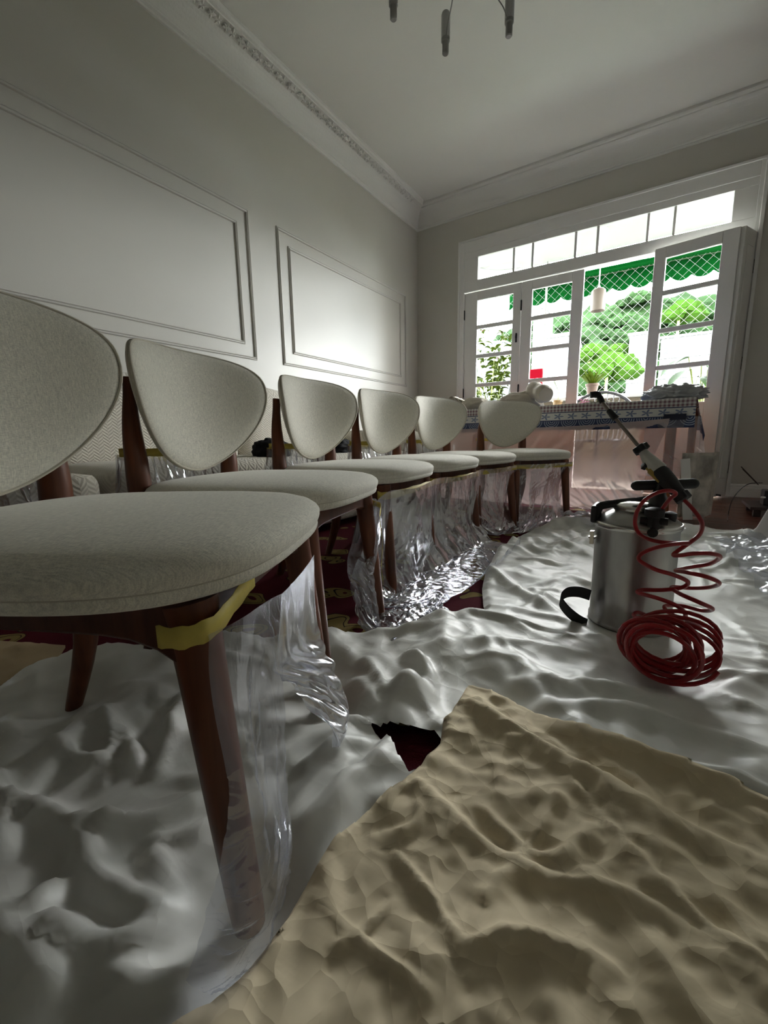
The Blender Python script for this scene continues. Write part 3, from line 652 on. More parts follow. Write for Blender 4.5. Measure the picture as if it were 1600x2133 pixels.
def back_point(r, a, side, thick=.023):
    """r 0..1 from the middle to the rim, angle a; side +1 front, -1 rear, 0 seam"""
    zc = ZB + .70 * (ZT - ZB); c, s = math.cos(a), math.sin(a)
    if s > 0: u = math.copysign(abs(c) ** .62, c); w = (abs(s) ** .72) * (ZT - zc)
    else: u = math.copysign(abs(c) ** 1.12, c); w = -(abs(s) ** 1.16) * (zc - ZB)
    y = u * BWD * r; z = zc + w * r; k = (z - ZB) / (ZT - ZB)
    x = XB + CW * (y / BWD) ** 2 * .92 - LEAN * k
    t = thick * (1 - r ** 5) ** .55
    nx = 1 / math.sqrt(1 + (2 * CW * y / BWD ** 2) ** 2); ny = -(2 * CW * y / BWD ** 2) * nx
    return (x + side * t * nx, y + side * t * ny, z)
def back_mesh(side):
    n = 64; b = MB(); rs = [.0001, .25, .5, .68, .8, .88, .93, .965, .985, .996, 1.0]
    for r in rs: b.v += [back_point(r, 2 * PI * i / n, side) for i in range(n)]
    for j in range(len(rs) - 1):
        for i in range(n):
            q = (j * n + i, j * n + (i + 1) % n, (j + 1) * n + (i + 1) % n, (j + 1) * n + i); b.f.append(q if side < 0 else tuple(reversed(q)))
    b.f.append(tuple(range(n)) if side > 0 else tuple(reversed(range(n))))
    return b
def make_chair():
    e = empty('dining_chair')
    sb, seam = seat_mesh(); s = sb.build('seat', M['linen'], e)
    MB().tube(seam + [seam[0]], .0016, 5, False).build('seam', M['piping'], s)
    bf = back_mesh(1).build('backrest', M['linen'], e)
    back_mesh(-1).build('rear_cover', M['linen'], bf)
    n = 72; rim = [back_point(1.0, 2 * PI * i / n, 0) for i in range(n)]; rim.append(rim[0])
    MB().tube([(x + .003, y, z) for x, y, z in rim], .0030, 6, False).tube([(x - .005, y, z) for x, y, z in rim], .0030, 6, False).build('piping', M['piping'], bf)
    # front legs: fat at the rail, tapering, slightly splayed
    for s in (-1, 1):
        p = [(XT - .004, s * (WF - .014), .392), (XT - .001, s * (WF - .013), .37)] + [(XT + (XF - XT) * t, s * (WF - .012 + .012 * t), .37 * (1 - t)) for t in (.15, .5, .85, 1)]
        MB().tube(spline(p, 5), [.028, .028, .0278, .0275] + [.0272 - .0105 * (i / 21) for i in range(22)], 18).build('leg', M['wood'], e)
    for s in (-1, 1):
        p = [(XR_, s * WR, 0), (XR_ + .06, s * WR, .20), (XM, s * WR, .40), (XM - .002, s * (WR + .002), .50), (XB - .035, s * (WR + .000), .60), (XB - LEAN * .6 - .012, s * (WR - .01), .70)]
        P_ = spline(p, 5); N = len(P_); MB().tube(P_, [.016 + .014 * math.sin(PI * min(1, i / N * 1.15)) for i in range(N)], 16, flat=.8).build('leg', M['wood'], e)
    # rails under the seat, swelling into the legs
    def rail(a, b_, name, h=.038, w=.022):
        a = Vector(a); b_ = Vector(b_); d = b_ - a; m = MB(); n_ = 16; side = Vector((-d.y, d.x, 0)).normalized()
        vs = []
        for i in range(n_ + 1):
            t = i / n_; e_ = min(t, 1 - t) * d.length; drop = .032 * math.exp(-(e_ / .032) ** 1.2); c = a + d * t
            for sx, sz in ((-1, 0), (1, 0), (1, 1), (-1, 1)): vs.append(c + side * sx * w / 2 + Vector((0, 0, .397 - (h + drop) * (1 - sz))))
        m.add(vs, [(i * 4 + k, i * 4 + (k + 1) % 4, i * 4 + 4 + (k + 1) % 4, i * 4 + 4 + k) for i in range(n_) for k in range(4)] + [(3, 2, 1, 0), tuple(n_ * 4 + k for k in range(4))])
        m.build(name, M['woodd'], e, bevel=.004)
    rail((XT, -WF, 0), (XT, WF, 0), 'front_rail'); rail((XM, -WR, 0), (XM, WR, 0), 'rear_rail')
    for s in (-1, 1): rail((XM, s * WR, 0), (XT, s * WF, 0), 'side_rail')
    return e
def tape_strip(ch, pts, w=.024, name='masking_tape'):
    """flat tape through pts, standing on edge"""
    P_ = spline(pts, 5); v = []
    for i, p in enumerate(P_):
        t = .5 * w * (1 + .10 * math.sin(i * 1.7)); v += [p + Vector((0, 0, t)), p - Vector((0, 0, t))]
    ob = mesh_obj(name, v, [(i * 2, i * 2 + 1, i * 2 + 3, i * 2 + 2) for i in range(len(P_) - 1)], M['tape'], ch); so = ob.modifiers.new('s', 'SOLIDIFY'); so.thickness = .0006; return ob
CH = [(-.648, .291, 28), (-.865, .762, 15), (-.991, 1.335, 5.1), (-1.007, 1.850, -4.7), (-.977, 2.355, -12.6), (-.775, 2.87, -40.8)]
CL = ['cream upholstered dining chair nearest the camera, its seat filling the left side',
      'second cream dining chair from the camera, its seat tip just behind the nearest seat',
      'third cream dining chair from the camera, with a loose plastic sheet hanging from its front',
      'fourth cream dining chair from the camera, halfway down the row',
      'fifth cream dining chair from the camera, next to last towards the table',
      'last cream dining chair in the row, facing outward right in front of the covered table']
chair0 = make_chair(); chairs = []
for i, (x, y, a) in enumerate(CH):
    c = chair0 if i == 0 else copy_tree(chair0)
    c.location = (x, y, 0); c.rotation_euler = (0, 0, math.radians(a)); tag(c, CL[i], 'chair', 'cream dining chairs in a row'); chairs.append(c)
for i, c in enumerate(chairs):
    xr = XM - .034
    tape_strip(c, [(xr + .006, -WR - .024, .525), (xr + .028, -.08, .522), (xr + .03, .05, .518), (xr + .010, WR + .02, .54), (xr - .02, WR + .03, .545)], .020)
    xf = XT + .030
    if i == 0: tape_strip(c, [(XT - .015, -WF - .026, .370), (XT + .012, -WF - .027, .370), (XT + .031, -WF - .004, .372), (XT + .030, -WF + .05, .378), (XT + .026, -WF + .11, .383)], .022)
    elif i == 1: tape_strip(c, [(xf - .02, WF + .02, .36), (xf + .02, WF - .01, .355), (xf + .03, WF - .05, .33), (xf + .05, WF - .09, .27), (xf + .05, WF - .10, .20), (xf + .06, WF - .12, .165)], .016)
    else: tape_strip(c, [(xf - .03, -WF - .03, .365), (xf + .0, -WF - .022, .362), (xf + .004, -WF * .4, .360), (xf + .004, WF * .5, .362), (xf + .0, WF + .022, .364), (xf - .04, WF + .03, .366)], .024)
# ================================================================== rug, drop cloths
def W2(pts, z=.0): return [tuple(wz(x, y, z)[:2]) for x, y in pts]
# maroon rug with a gold floral pattern
def rug_mat():
    m, t, b = new_mat('maroon_rug'); b.inputs['Roughness'].default_value = .95; b.inputs['Specular IOR Level'].default_value = .1
    tcn = t.nodes.new('ShaderNodeTexCoord'); mp = t.nodes.new('ShaderNodeMapping'); mp.inputs['Scale'].default_value = (7, 7, 7)
    n = t.nodes.new('ShaderNodeTexNoise'); n.inputs['Scale'].default_value = .9; n.inputs['Detail'].default_value = 1
    vm = t.nodes.new('ShaderNodeVectorMath'); vm.operation = 'MULTIPLY_ADD'; vm.inputs[1].default_value = (1.2, 1.2, 1.2)
    t.links.new(tcn.outputs['Object'], mp.inputs['Vector']); t.links.new(mp.outputs['Vector'], n.inputs['Vector']); t.links.new(n.outputs['Color'], vm.inputs[0]); t.links.new(mp.outputs['Vector'], vm.inputs[2])
    v = t.nodes.new('ShaderNodeTexVoronoi'); v.inputs['Scale'].default_value = .9; t.links.new(vm.outputs[0], v.inputs['Vector'])
    r = t.nodes.new('ShaderNodeValToRGB'); r.color_ramp.interpolation = 'CONSTANT'
    gold = (.26, .19, .07, 1); mar = (.085, .008, .016, 1); dk = (.02, .012, .01, 1)
    el = r.color_ramp.elements; el[0].position = 0; el[0].color = mar; el[1].position = .10; el[1].color = gold
    for p_, c_ in ((.24, dk), (.26, gold), (.33, dk), (.345, mar)):
        q = el.new(p_); q.color = c_
    t.links.new(v.outputs['Distance'], r.inputs['Fac']); t.links.new(r.outputs['Color'], b.inputs['Base Color'])
    n2 = t.nodes.new('ShaderNodeTexNoise'); n2.inputs['Scale'].default_value = 400; bp = t.nodes.new('ShaderNodeBump'); bp.inputs['Strength'].default_value = .5; bp.inputs['Distance'].default_value = .003
    t.links.new(tcn.outputs['Object'], n2.inputs['Vector']); t.links.new(n2.outputs['Fac'], bp.inputs['Height']); t.links.new(bp.outputs[0], b.inputs['Normal']); return m
rg = empty('rug', (0, 0, 0), label='maroon rug with gold flowers, showing between the plastic and the drop cloth', category='rug')
MB().box(-1.75, -.10, .3, 3.55, -.002, .009).build('pile', rug_mat(), rg, smooth=False)
MB().box(-1.78, -1.75, .3, 3.55, -.002, .006).box(-.10, -.07, .3, 3.55, -.002, .006).build('border', mat('rug_border', (.06, .02, .02), .9), rg, smooth=False)
def drop_cloth(name, bbox, step, poly, m, seed, squash, amp, iters, holes=(), ridges=(), label=None, group=None, detail=.0008, z0=.014, under=None, thick=False, flats=(), hide=None, fric=.1, bend=.12, cluster=1.6, dens=90, facets=((.42, .045), (.21, .065), (.10, .075), (.052, .06)), sharp=1.25, flow=lambda x, y: .6):
    x0, x1, y0, y1 = bbox; nx = int((x1 - x0) / step); ny = int((y1 - y0) / step)
    gx, gy = np.meshgrid(x0 + step * np.arange(nx), y0 + step * np.arange(ny))
    k1 = np.clip(.55 + 1.9 * fbm(gx * cluster, gy * cluster, 3, seed), .15, 1.25)
    rs = np.random.RandomState(seed); calm = 1 - .35 * np.clip((-gx - .25) / .25, 0, 1) * np.clip((.75 - gy) / .2, 0, 1) if not thick else .8
    z = z0 + amp * .55 * (fbm(gx * 2.2, gy * 2.2, 2, seed + 1) + .35)
    for q, (lam, am) in enumerate(facets):
        for m_ in range(3):
            th = rs.uniform(0, PI); u_ = (gx * math.cos(th) + gy * math.sin(th)) / lam + 1.1 * fbm(gx / (1.3 * lam) + 3 * m_, gy / (1.3 * lam) + 7, 2, seed + 11 * q + m_)
            rdg = 1 - np.abs(2 * (u_ % 1) - 1); win = np.clip(2.2 * vnoise(gx / (1.1 * lam) + 5 * m_, gy / (1.1 * lam), seed + 17 * q + 3 * m_) - .6, 0, 1)
            z = z + am * lam * rdg ** 1.25 * win * k1 * calm
    H = np.zeros_like(gx)
    def spindle(cx, cy, th, L, w, h, bend_, asym):
        i0 = max(0, int((cx - L - w - x0) / step)); i1 = min(nx, int((cx + L + w - x0) / step) + 1); j0 = max(0, int((cy - L - w - y0) / step)); j1 = min(ny, int((cy + L + w - y0) / step) + 1)
        if i1 <= i0 or j1 <= j0: return
        px = gx[j0:j1, i0:i1] - cx; py = gy[j0:j1, i0:i1] - cy; c, s_ = math.cos(th), math.sin(th)
        u = (px * c + py * s_) / L; v = -px * s_ + py * c - bend_ * L * u * u + .12 * L * (fbm(u * 2 + cx * 9, u * 0 + cy * 5, 2, seed + 3))
        ww = w * (.35 + .65 * np.clip(1 - u * u, 0, 1)); v = np.where(v > 0, v / (ww * asym), -v / ww)
        p = h * np.clip(1 - v, 0, 1) ** sharp * np.clip(1 - u * u, 0, 1) ** 1.1
        H[j0:j1, i0:i1] += p * (1 - .6 * np.clip(H[j0:j1, i0:i1] / (amp * 1.2), 0, 1))
    area = (x1 - x0) * (y1 - y0); main = 0
    for k in range(int(area * dens)):
        cx, cy = rs.uniform(x0, x1), rs.uniform(y0, y1); i, j = int((cx - x0) / step) % nx, int((cy - y0) / step) % ny
        if rs.rand() > k1[j, i] * (calm if thick else calm[j, i]): continue
        sz = rs.rand() ** 2.2; th = flow(cx, cy) + rs.normal(0, .55) + (PI / 2 if rs.rand() < .25 else 0)
        L = .035 + .26 * sz; spindle(cx, cy, th, L, .008 + .040 * sz * rs.uniform(.6, 1.2), amp * (.12 + .9 * sz) * rs.uniform(.5, 1.1), rs.uniform(-.35, .35), rs.uniform(.5, 1.6))
    z = z + H
    RZ = np.zeros_like(gx)
    for q, (pl, h, w) in enumerate(ridges):
        bd = np.full(gx.shape, 9.); bt = np.zeros_like(gx); sg = np.zeros_like(gx); n_ = len(pl) - 1
        for i in range(n_):
            ax, ay = pl[i]; bx, by = pl[i + 1]; dx, dy = bx - ax, by - ay; L2 = dx * dx + dy * dy + 1e-12; t = np.clip(((gx - ax) * dx + (gy - ay) * dy) / L2, 0, 1)
            d = np.hypot(gx - ax - t * dx, gy - ay - t * dy); c = d < bd; bd = np.where(c, d, bd); bt = np.where(c, (i + t) / n_, bt); sg = np.where(c, (gx - ax) * dy - (gy - ay) * dx, sg)
        tap = np.clip(4 * bt * (1 - bt), 0, 1) ** .5 * (.65 + .7 * vnoise(bt * 5 + q * 3, bt * 0 + q, seed + 7)); ww = w * (.6 + .9 * vnoise(bt * 4 + q, bt * 0 + 3, seed + 8)) * np.where(sg > 0, 1.7, .8)
        RZ = np.maximum(RZ, h * tap * np.clip(1 - bd / ww, 0, 1) ** 1.1)
    z = z + RZ
    if hide:
        qx, qy = nearest_on(gx, gy, hide); hk = np.clip(np.hypot(qx - gx, qy - gy) / .08, 0, 1) * inside(gx, gy, hide); z = z0 + (z - z0) * (1 - .8 * hk)
    for (cx, cy, cr, ch_) in flats:
        k_f = np.clip((np.hypot(gx - cx, gy - cy) - cr) / (.09 + cr * .3), 0, 1); k_f = k_f * k_f * (3 - 2 * k_f); z = ch_ + (z - ch_) * k_f
    fl_ = .011
    if under is not None:
        U, ux0, uy0, us = under; fi = np.clip((gx - ux0) / us, 0, U.shape[1] - 2.001); fj = np.clip((gy - uy0) / us, 0, U.shape[0] - 2.001); i_ = fi.astype(int); j_ = fj.astype(int); a_ = fi - i_; b_ = fj - j_
        uz = (U[j_, i_] * (1 - a_) + U[j_, i_ + 1] * a_) * (1 - b_) + (U[j_ + 1, i_] * (1 - a_) + U[j_ + 1, i_ + 1] * a_) * b_; fl_ = uz + .006; z = np.maximum(z, fl_ + .4 * (z - z0))
    X = np.stack([gx, gy, z], -1)
    r = step * (1 + squash * k1)
    ex = np.sqrt((np.diff(X, axis=1) ** 2).sum(-1)); ey = np.sqrt((np.diff(X, axis=0) ** 2).sum(-1))
    rx = np.pad(ex, ((0, 0), (0, 1)), 'edge') * .5 + r * .5 + squash * k1 * step * .5; ry = np.pad(ey, ((0, 1), (0, 0)), 'edge') * .5 + r * .5 + squash * k1 * step * .5
    X = relax(X, rx, ry, iters, floor=fl_, g=.0001, bend=bend, fric=fric, damp=.85)
    X[..., 2] += detail * fbm(gx * 70, gy * 70, 2, seed + 9)
    mask = inside(gx, gy, poly)
    for h in holes: mask &= ~inside(gx, gy, h)
    fm = mask[:-1, :-1] & mask[1:, :-1] & mask[:-1, 1:] & mask[1:, 1:]; cnt = np.zeros(gx.shape, int)
    for a_, b_ in ((0, 0), (0, 1), (1, 0), (1, 1)): cnt[a_:ny - 1 + a_, b_:nx - 1 + b_] += fm
    rim = (cnt > 0) & (cnt < 4)
    for p_ in [poly] + list(holes):      # pull rim vertices onto the true outline
        qx, qy = nearest_on(gx, gy, p_); d = np.hypot(qx - gx, qy - gy); c = rim & (d < step * 2.3)
        X[..., 0] = np.where(c, X[..., 0] + qx - gx, X[..., 0]); X[..., 1] = np.where(c, X[..., 1] + qy - gy, X[..., 1])
        if p_ is poly: X[..., 2] = np.where(c, np.maximum(X[..., 2] * .7, fl_), X[..., 2])
    ob = grid_mesh(name, X, mask, m, label=label, category='drop cloth', group=group)
    if thick: so = ob.modifiers.new('s', 'SOLIDIFY'); so.thickness = .0014; so.offset = 1
    return ob, (X[..., 2], x0, y0, step)
FAST = False
white_poly = W2([(-900, 1900), (-500, 1600), (0, 1448), (60, 1400), (250, 1352), (420, 1345), (600, 1362), (830, 1326), (930, 1300), (1008, 1290), (1004, 1240), (1012, 1205), (1040, 1150), (1100, 1117), (1165, 1095), (1240, 1088), (1330, 1094), (1420, 1098), (1500, 1110), (1570, 1118), (1900, 1120)]) + [(2., 1.), (1.4, -.6), (-1.3, -.6)]
white_poly[-4] = (1.7, 2.6)
hole = W2([(775, 1548), (830, 1548), (905, 1556), (925, 1585), (880, 1640), (852, 1650), (815, 1600)])
def rg_(pts, h, w, z=0.0): return [([tuple(p[:2]) for p in spline([wz(x, y, z) for x, y in pts], 6)], h, w)]
R1 = rg_([(1010, 1200), (1110, 1262), (1230, 1330), (1400, 1420), (1600, 1520)], .026, .022) + rg_([(1100, 1240), (1230, 1300), (1330, 1400), (1500, 1460)], .014, .02) + rg_([(830, 1335), (1010, 1305), (1180, 1370)], .012, .02) + rg_([(850, 1390), (1050, 1360), (1300, 1400), (1600, 1450)], .018, .03)
R1 += rg_([(640, 1400), (720, 1440), (790, 1520)], .045, .03) + rg_([(800, 1545), (850, 1480), (960, 1470), (1010, 1440)], .055, .04) + rg_([(960, 1480), (1150, 1450), (1400, 1470), (1600, 1440)], .022, .03) + rg_([(1100, 1500), (1300, 1510), (1600, 1600)], .018, .03)
R1 += rg_([(840, 1395), (900, 1440), (905, 1530)], .045, .02) + rg_([(930, 1470), (960, 1510), (900, 1550)], .03, .02) + rg_([(760, 1400), (790, 1450), (800, 1500)], .03, .02)
R1 += rg_([(610, 1830), (680, 1730), (790, 1620), (810, 1570)], .040, .022) + rg_([(620, 1640), (700, 1600), (780, 1580)], .028, .02) + rg_([(610, 1540), (700, 1530), (790, 1545)], .022, .014)
R1 += rg_([(-60, 1700), (40, 1730), (150, 1760), (240, 1900), (390, 1955)], .040, .024) + rg_([(80, 1765), (220, 1765), (330, 1740), (420, 1690)], .034, .020) + rg_([(215, 1690), (235, 1600), (222, 1520)], .030, .012) + rg_([(235, 1530), (285, 1600), (290, 1650)], .034, .016)
R1 += rg_([(325, 1660), (352, 1580), (385, 1480)], .038, .015) + rg_([(60, 2015), (130, 2010), (240, 2030), (380, 1960)], .035, .018) + rg_([(0, 1660), (20, 1720), (10, 1860)], .04, .016) + rg_([(110, 1590), (170, 1620), (260, 1640)], .020, .014) + rg_([(300, 1790), (400, 1770), (470, 1720)], .020, .010)
R1 += rg_([(120, 1900), (100, 1980), (60, 2060)], .030, .020) + rg_([(200, 2060), (300, 2100), (420, 2060)], .03, .02) + rg_([(0, 1960), (60, 2060), (160, 2120)], .03, .02) + rg_([(320, 1790), (350, 1860), (390, 1950)], .018, .014)
bp2 = W2([(975, 1437), (1020, 1450), (1130, 1500), (1250, 1556), (1400, 1612), (1600, 1690), (1900, 1800)], .03) + [(1.0, .2), (.8, -.4), (-.5, -.4)] + W2([(250, 2240), (440, 2133), (560, 1960), (640, 1850), (700, 1762), (780, 1690), (880, 1608), (918, 1562), (925, 1510), (960, 1460)], .03)
_a = wz(985, 1465, .02)
FL = [(_a.x, _a.y, .05, .016), (-.040, 1.335, .115, .018), (.03, 1.04, .05, .018)] + [(cx + lx * math.cos(math.radians(a_)) - ly * math.sin(math.radians(a_)), cy + lx * math.sin(math.radians(a_)) + ly * math.cos(math.radians(a_)), .02, .010) for cx, cy, a_ in CH for lx, ly in ((XF, WF), (XF, -WF), (XR_, WR), (XR_, -WR))]
_, WZ = drop_cloth('drop_cloth', (-1.9, 1.25, -.05, 3.25), .0088, white_poly, M['drop'], 3, .0, .020, 2, dens=240, sharp=1.05, flow=lambda x, y: -.35 + 1.2 * math.sin(1.3 * x + 2 * y), holes=[hole], ridges=R1, flats=FL, hide=bp2, label='large white coated drop cloth crumpled over the floor under the chairs and the steel tank', cluster=1.3)
# beige canvas in the foreground lies over the white one
R2 = rg_([(970, 1480), (1130, 1580), (1330, 1700), (1600, 1830)], .014, .018, .03) + rg_([(1180, 1640), (1330, 1830), (1450, 1950), (1600, 2060)], .013, .012, .03) + rg_([(860, 1640), (1000, 1770), (1150, 1850)], .010, .014, .03)
R2 += rg_([(640, 1860), (740, 1960), (900, 2100)], .008, .006, .03) + rg_([(690, 1990), (740, 1960), (830, 1890)], .008, .006, .03) + rg_([(1000, 1900), (1130, 1740), (1160, 1680)], .010, .012, .03) + rg_([(940, 2000), (1100, 1980), (1300, 2060)], .012, .014, .03)
R2 += rg_([(820, 1780), (900, 1900), (980, 2010)], .010, .008, .03) + rg_([(1000, 1700), (1100, 1790), (1180, 1800), (1280, 1700)], .010, .010, .03) + rg_([(1130, 1850), (1300, 1900), (1480, 2000)], .010, .010, .03) + rg_([(760, 1750), (860, 1740), (870, 1660)], .008, .008, .03)
drop_cloth('canvas_cloth', (-.55, .75, -.2, 1.05), .005, bp2, M['canvas'], 21, .0, .0085, 1, dens=700, thick=True, facets=((.24, .035), (.11, .07), (.055, .11), (.028, .12)), sharp=1.0, bend=.03, flow=lambda x, y: -.75 + .9 * math.sin(3 * x + 4 * y), ridges=R2, label='beige canvas cloth with frayed corner spread in the right foreground over the white drop cloth', z0=.030, cluster=2.6, detail=.0006, under=WZ)
# tan cloth corner at the far left
tp = W2([(-700, 1500), (-200, 1345), (0, 1342), (140, 1352), (120, 1385), (0, 1448), (-500, 1620)])
drop_cloth('tan_cloth', (-2.4, -.9, .0, 1.0), .014, tp, M['tan'], 33, .02, .014, 20, label='tan cloth corner at the left edge below the nearest chair', z0=.010)
# ================================================================== sofa along the left wall
def herring():
    m, t, b = new_mat('cream_herringbone'); b.inputs['Roughness'].default_value = .9; b.inputs['Sheen Weight'].default_value = .2
    tcn = t.nodes.new('ShaderNodeTexCoord'); sp = t.nodes.new('ShaderNodeSeparateXYZ'); t.links.new(tcn.outputs['Object'], sp.inputs[0])
    def mth(op, a, b_=None, v=None):
        n = t.nodes.new('ShaderNodeMath'); n.operation = op; t.links.new(a, n.inputs[0])
        if b_ is not None: t.links.new(b_, n.inputs[1])
        if v is not None: n.inputs[1].default_value = v
        return n.outputs[0]
    y = mth('MULTIPLY', sp.outputs['Y'], v=42.); pp = mth('PINGPONG', y, v=1.); s_ = mth('ADD', sp.outputs['Z'], sp.outputs['X']); z = mth('MULTIPLY', s_, v=130.)
    k = mth('ADD', z, mth('MULTIPLY', pp, v=2.4)); w = mth('PINGPONG', k, v=1.)
    r = t.nodes.new('ShaderNodeValToRGB'); r.color_ramp.elements[0].color = (.56, .52, .44, 1); r.color_ramp.elements[1].color = (.68, .64, .55, 1); t.links.new(w, r.inputs['Fac']); t.links.new(r.outputs['Color'], b.inputs['Base Color'])
    bp = t.nodes.new('ShaderNodeBump'); bp.inputs['Strength'].default_value = .5; bp.inputs['Distance'].default_value = .004; t.links.new(w, bp.inputs['Height']); t.links.new(bp.outputs[0], b.inputs['Normal']); return m
HB = herring()
def soft_box(name, x0, x1, y0, y1, z0, z1, m, parent, r=.05, puff=.02, amp=.006):
    bm = bmesh.new(); bmesh.ops.create_cube(bm, size=1)
    bmesh.ops.subdivide_edges(bm, edges=bm.edges, cuts=11, use_grid_fill=True); S = Vector((x1 - x0, y1 - y0, z1 - z0)); c = Vector(((x0 + x1) / 2, (y0 + y1) / 2, (z0 + z1) / 2))
    for v in bm.verts:
        p = Vector((v.co.x * S.x, v.co.y * S.y, v.co.z * S.z)); h = S / 2 - Vector((r, r, r)); q = Vector([max(-h[i], min(h[i], p[i])) for i in range(3)]); d = p - q
        if d.length > 0: p = q + d.normalized() * min(r, d.length if sum(abs(a) > 1e-6 for a in d) > 1 else r)
        n = p.normalized(); pf = puff * max(0, 1 - (2 * abs(p.x) / S.x) ** 4) * max(0, 1 - (2 * abs(p.y) / S.y) ** 4); p.z += pf * (1 if v.co.z > 0 else -0) + amp * mnoise.noise((p + c) * 9)
        v.co = p + c
    me = bpy.data.meshes.new(name); bm.to_mesh(me); bm.free(); me.polygons.foreach_set('use_smooth', [True] * len(me.polygons)); me.materials.append(m)
    ob = bpy.data.objects.new(name, me); COL.objects.link(ob)
    if parent: attach(ob, parent, True)
    return ob
SX0, SX1, SY0, SY1 = -2.47, -1.60, -.6, 3.05
sf = empty('sofa', (-2.03, 1.2, 0), label='long low cream sofa with herringbone fabric standing along the left wall behind the chairs', category='sofa')
soft_box('sofa_base', SX0, SX1, SY0, SY1, .05, .30, HB, sf, .03, 0)
for i in range(3):
    y0 = SY0 + .22 + i * (SY1 - SY0 - .44) / 3; y1 = y0 + (SY1 - SY0 - .44) / 3 - .01
    soft_box('seat_cushion', SX0 + .22, SX1 + .02, y0, y1, .29, .45, HB, sf, .05, .02)
    soft_box('back_cushion', SX0 + .02, SX0 + .27, y0, y1, .40, .865, HB, sf, .07, .03, .012)
soft_box('arm', SX0, SX1, SY0, SY0 + .22, .08, .60, HB, sf, .06, .01); soft_box('arm', SX0, SX1, SY1 - .22, SY1, .08, .60, HB, sf, .06, .01)
for x in (SX0 + .08, SX1 - .08):
    for y in (SY0 + .1, SY1 - .1): MB().tube([(x, y, .06), (x, y, 0)], .022, 10).build('leg', M['woodd'], sf, world=True)
def lump(name, c, s, m, seed, label, cat, subd=4, amp=.35, fr=2.2, parent=None):
    bm = bmesh.new(); bmesh.ops.create_icosphere(bm, subdivisions=subd, radius=1); o_ = Vector((seed * 3.1, seed, 0))
    for v in bm.verts:
        d = v.co.normalized(); k = 1 + amp * (1 - abs(mnoise.noise(d * fr + o_)) * 2.2) * .6 + amp * .35 * mnoise.noise(d * fr * 2.7 + o_) + amp * .18 * abs(mnoise.noise(d * fr * 6 + o_)); q = d * k
        q.z = max(q.z, -.55); v.co = Vector((q.x * s[0], q.y * s[1], (q.z + .55) * s[2]))
    me = bpy.data.meshes.new(name); bm.to_mesh(me); bm.free(); me.polygons.foreach_set('use_smooth', [True] * len(me.polygons)); me.materials.append(m)
    ob = bpy.data.objects.new(name, me); COL.objects.link(ob); ob.location = c; return tag(ob, label, cat)
BLK = mat('black_nylon', (.012, .012, .014), .75, spec=.2)
def on_sofa(px, py): p = wz(px, py, .475); return (p.x, p.y, .462)
b1 = lump('black_bag', (-1.72, 1.56, .458), (.07, .10, .06), BLK, 2, 'small black bag on the sofa seat to the left of the third chair back', 'bag')
b2 = lump('black_strap_bag', (-1.70, 2.12, .458), (.06, .11, .05), BLK, 5, 'crumpled black bag on the sofa seat between the third and fourth chair backs', 'bag')
# ================================================================== covered table
TZ, TY0, TY1, TX0, TX1 = .765, 3.38, 4.28, -1.70, .154
tb_ = empty('work_table', (-.75, 3.8, 0), label='long wooden table under a patterned cloth and hanging plastic in front of the balcony doors', category='table')
OW = mat('orange_brown_wood', (.40, .15, .07), .45, nscale=4, namt=.3, stretch=(8, 8, .8))
MB().box(TX0 + .03, TX1 - .02, TY0 + .03, TY1 - .03, TZ - .05, TZ - .006).build('tabletop', OW, tb_, world=True, smooth=False, bevel=.005)
MB().box(TX0 + .10, TX1 - .12, TY0 + .10, TY0 + .125, TZ - .15, TZ - .05).build('apron', OW, tb_, world=True, smooth=False); MB().box(TX0 + .10, TX1 - .12, TY1 - .125, TY1 - .10, TZ - .15, TZ - .05).build('apron', OW, tb_, world=True, smooth=False)
for x in (TX0 + .12, wy(1393, 950, TY0 + .13).x):
    for y in (TY0 + .13, TY1 - .13): MB().bar((x, y, TZ - .05), (x, y, 0), .06, .06, (1, 0, 0)).build('leg', OW, tb_, world=True, smooth=False, bevel=.004)
x_ = wy(1442, 900, TY0 + .20).x; MB().bar((x_, TY0 + .2, TZ - .05), (x_, TY0 + .2, 0), .045, .045, (1, 0, 0)).build('leg', OW, tb_, world=True, smooth=False, bevel=.004)
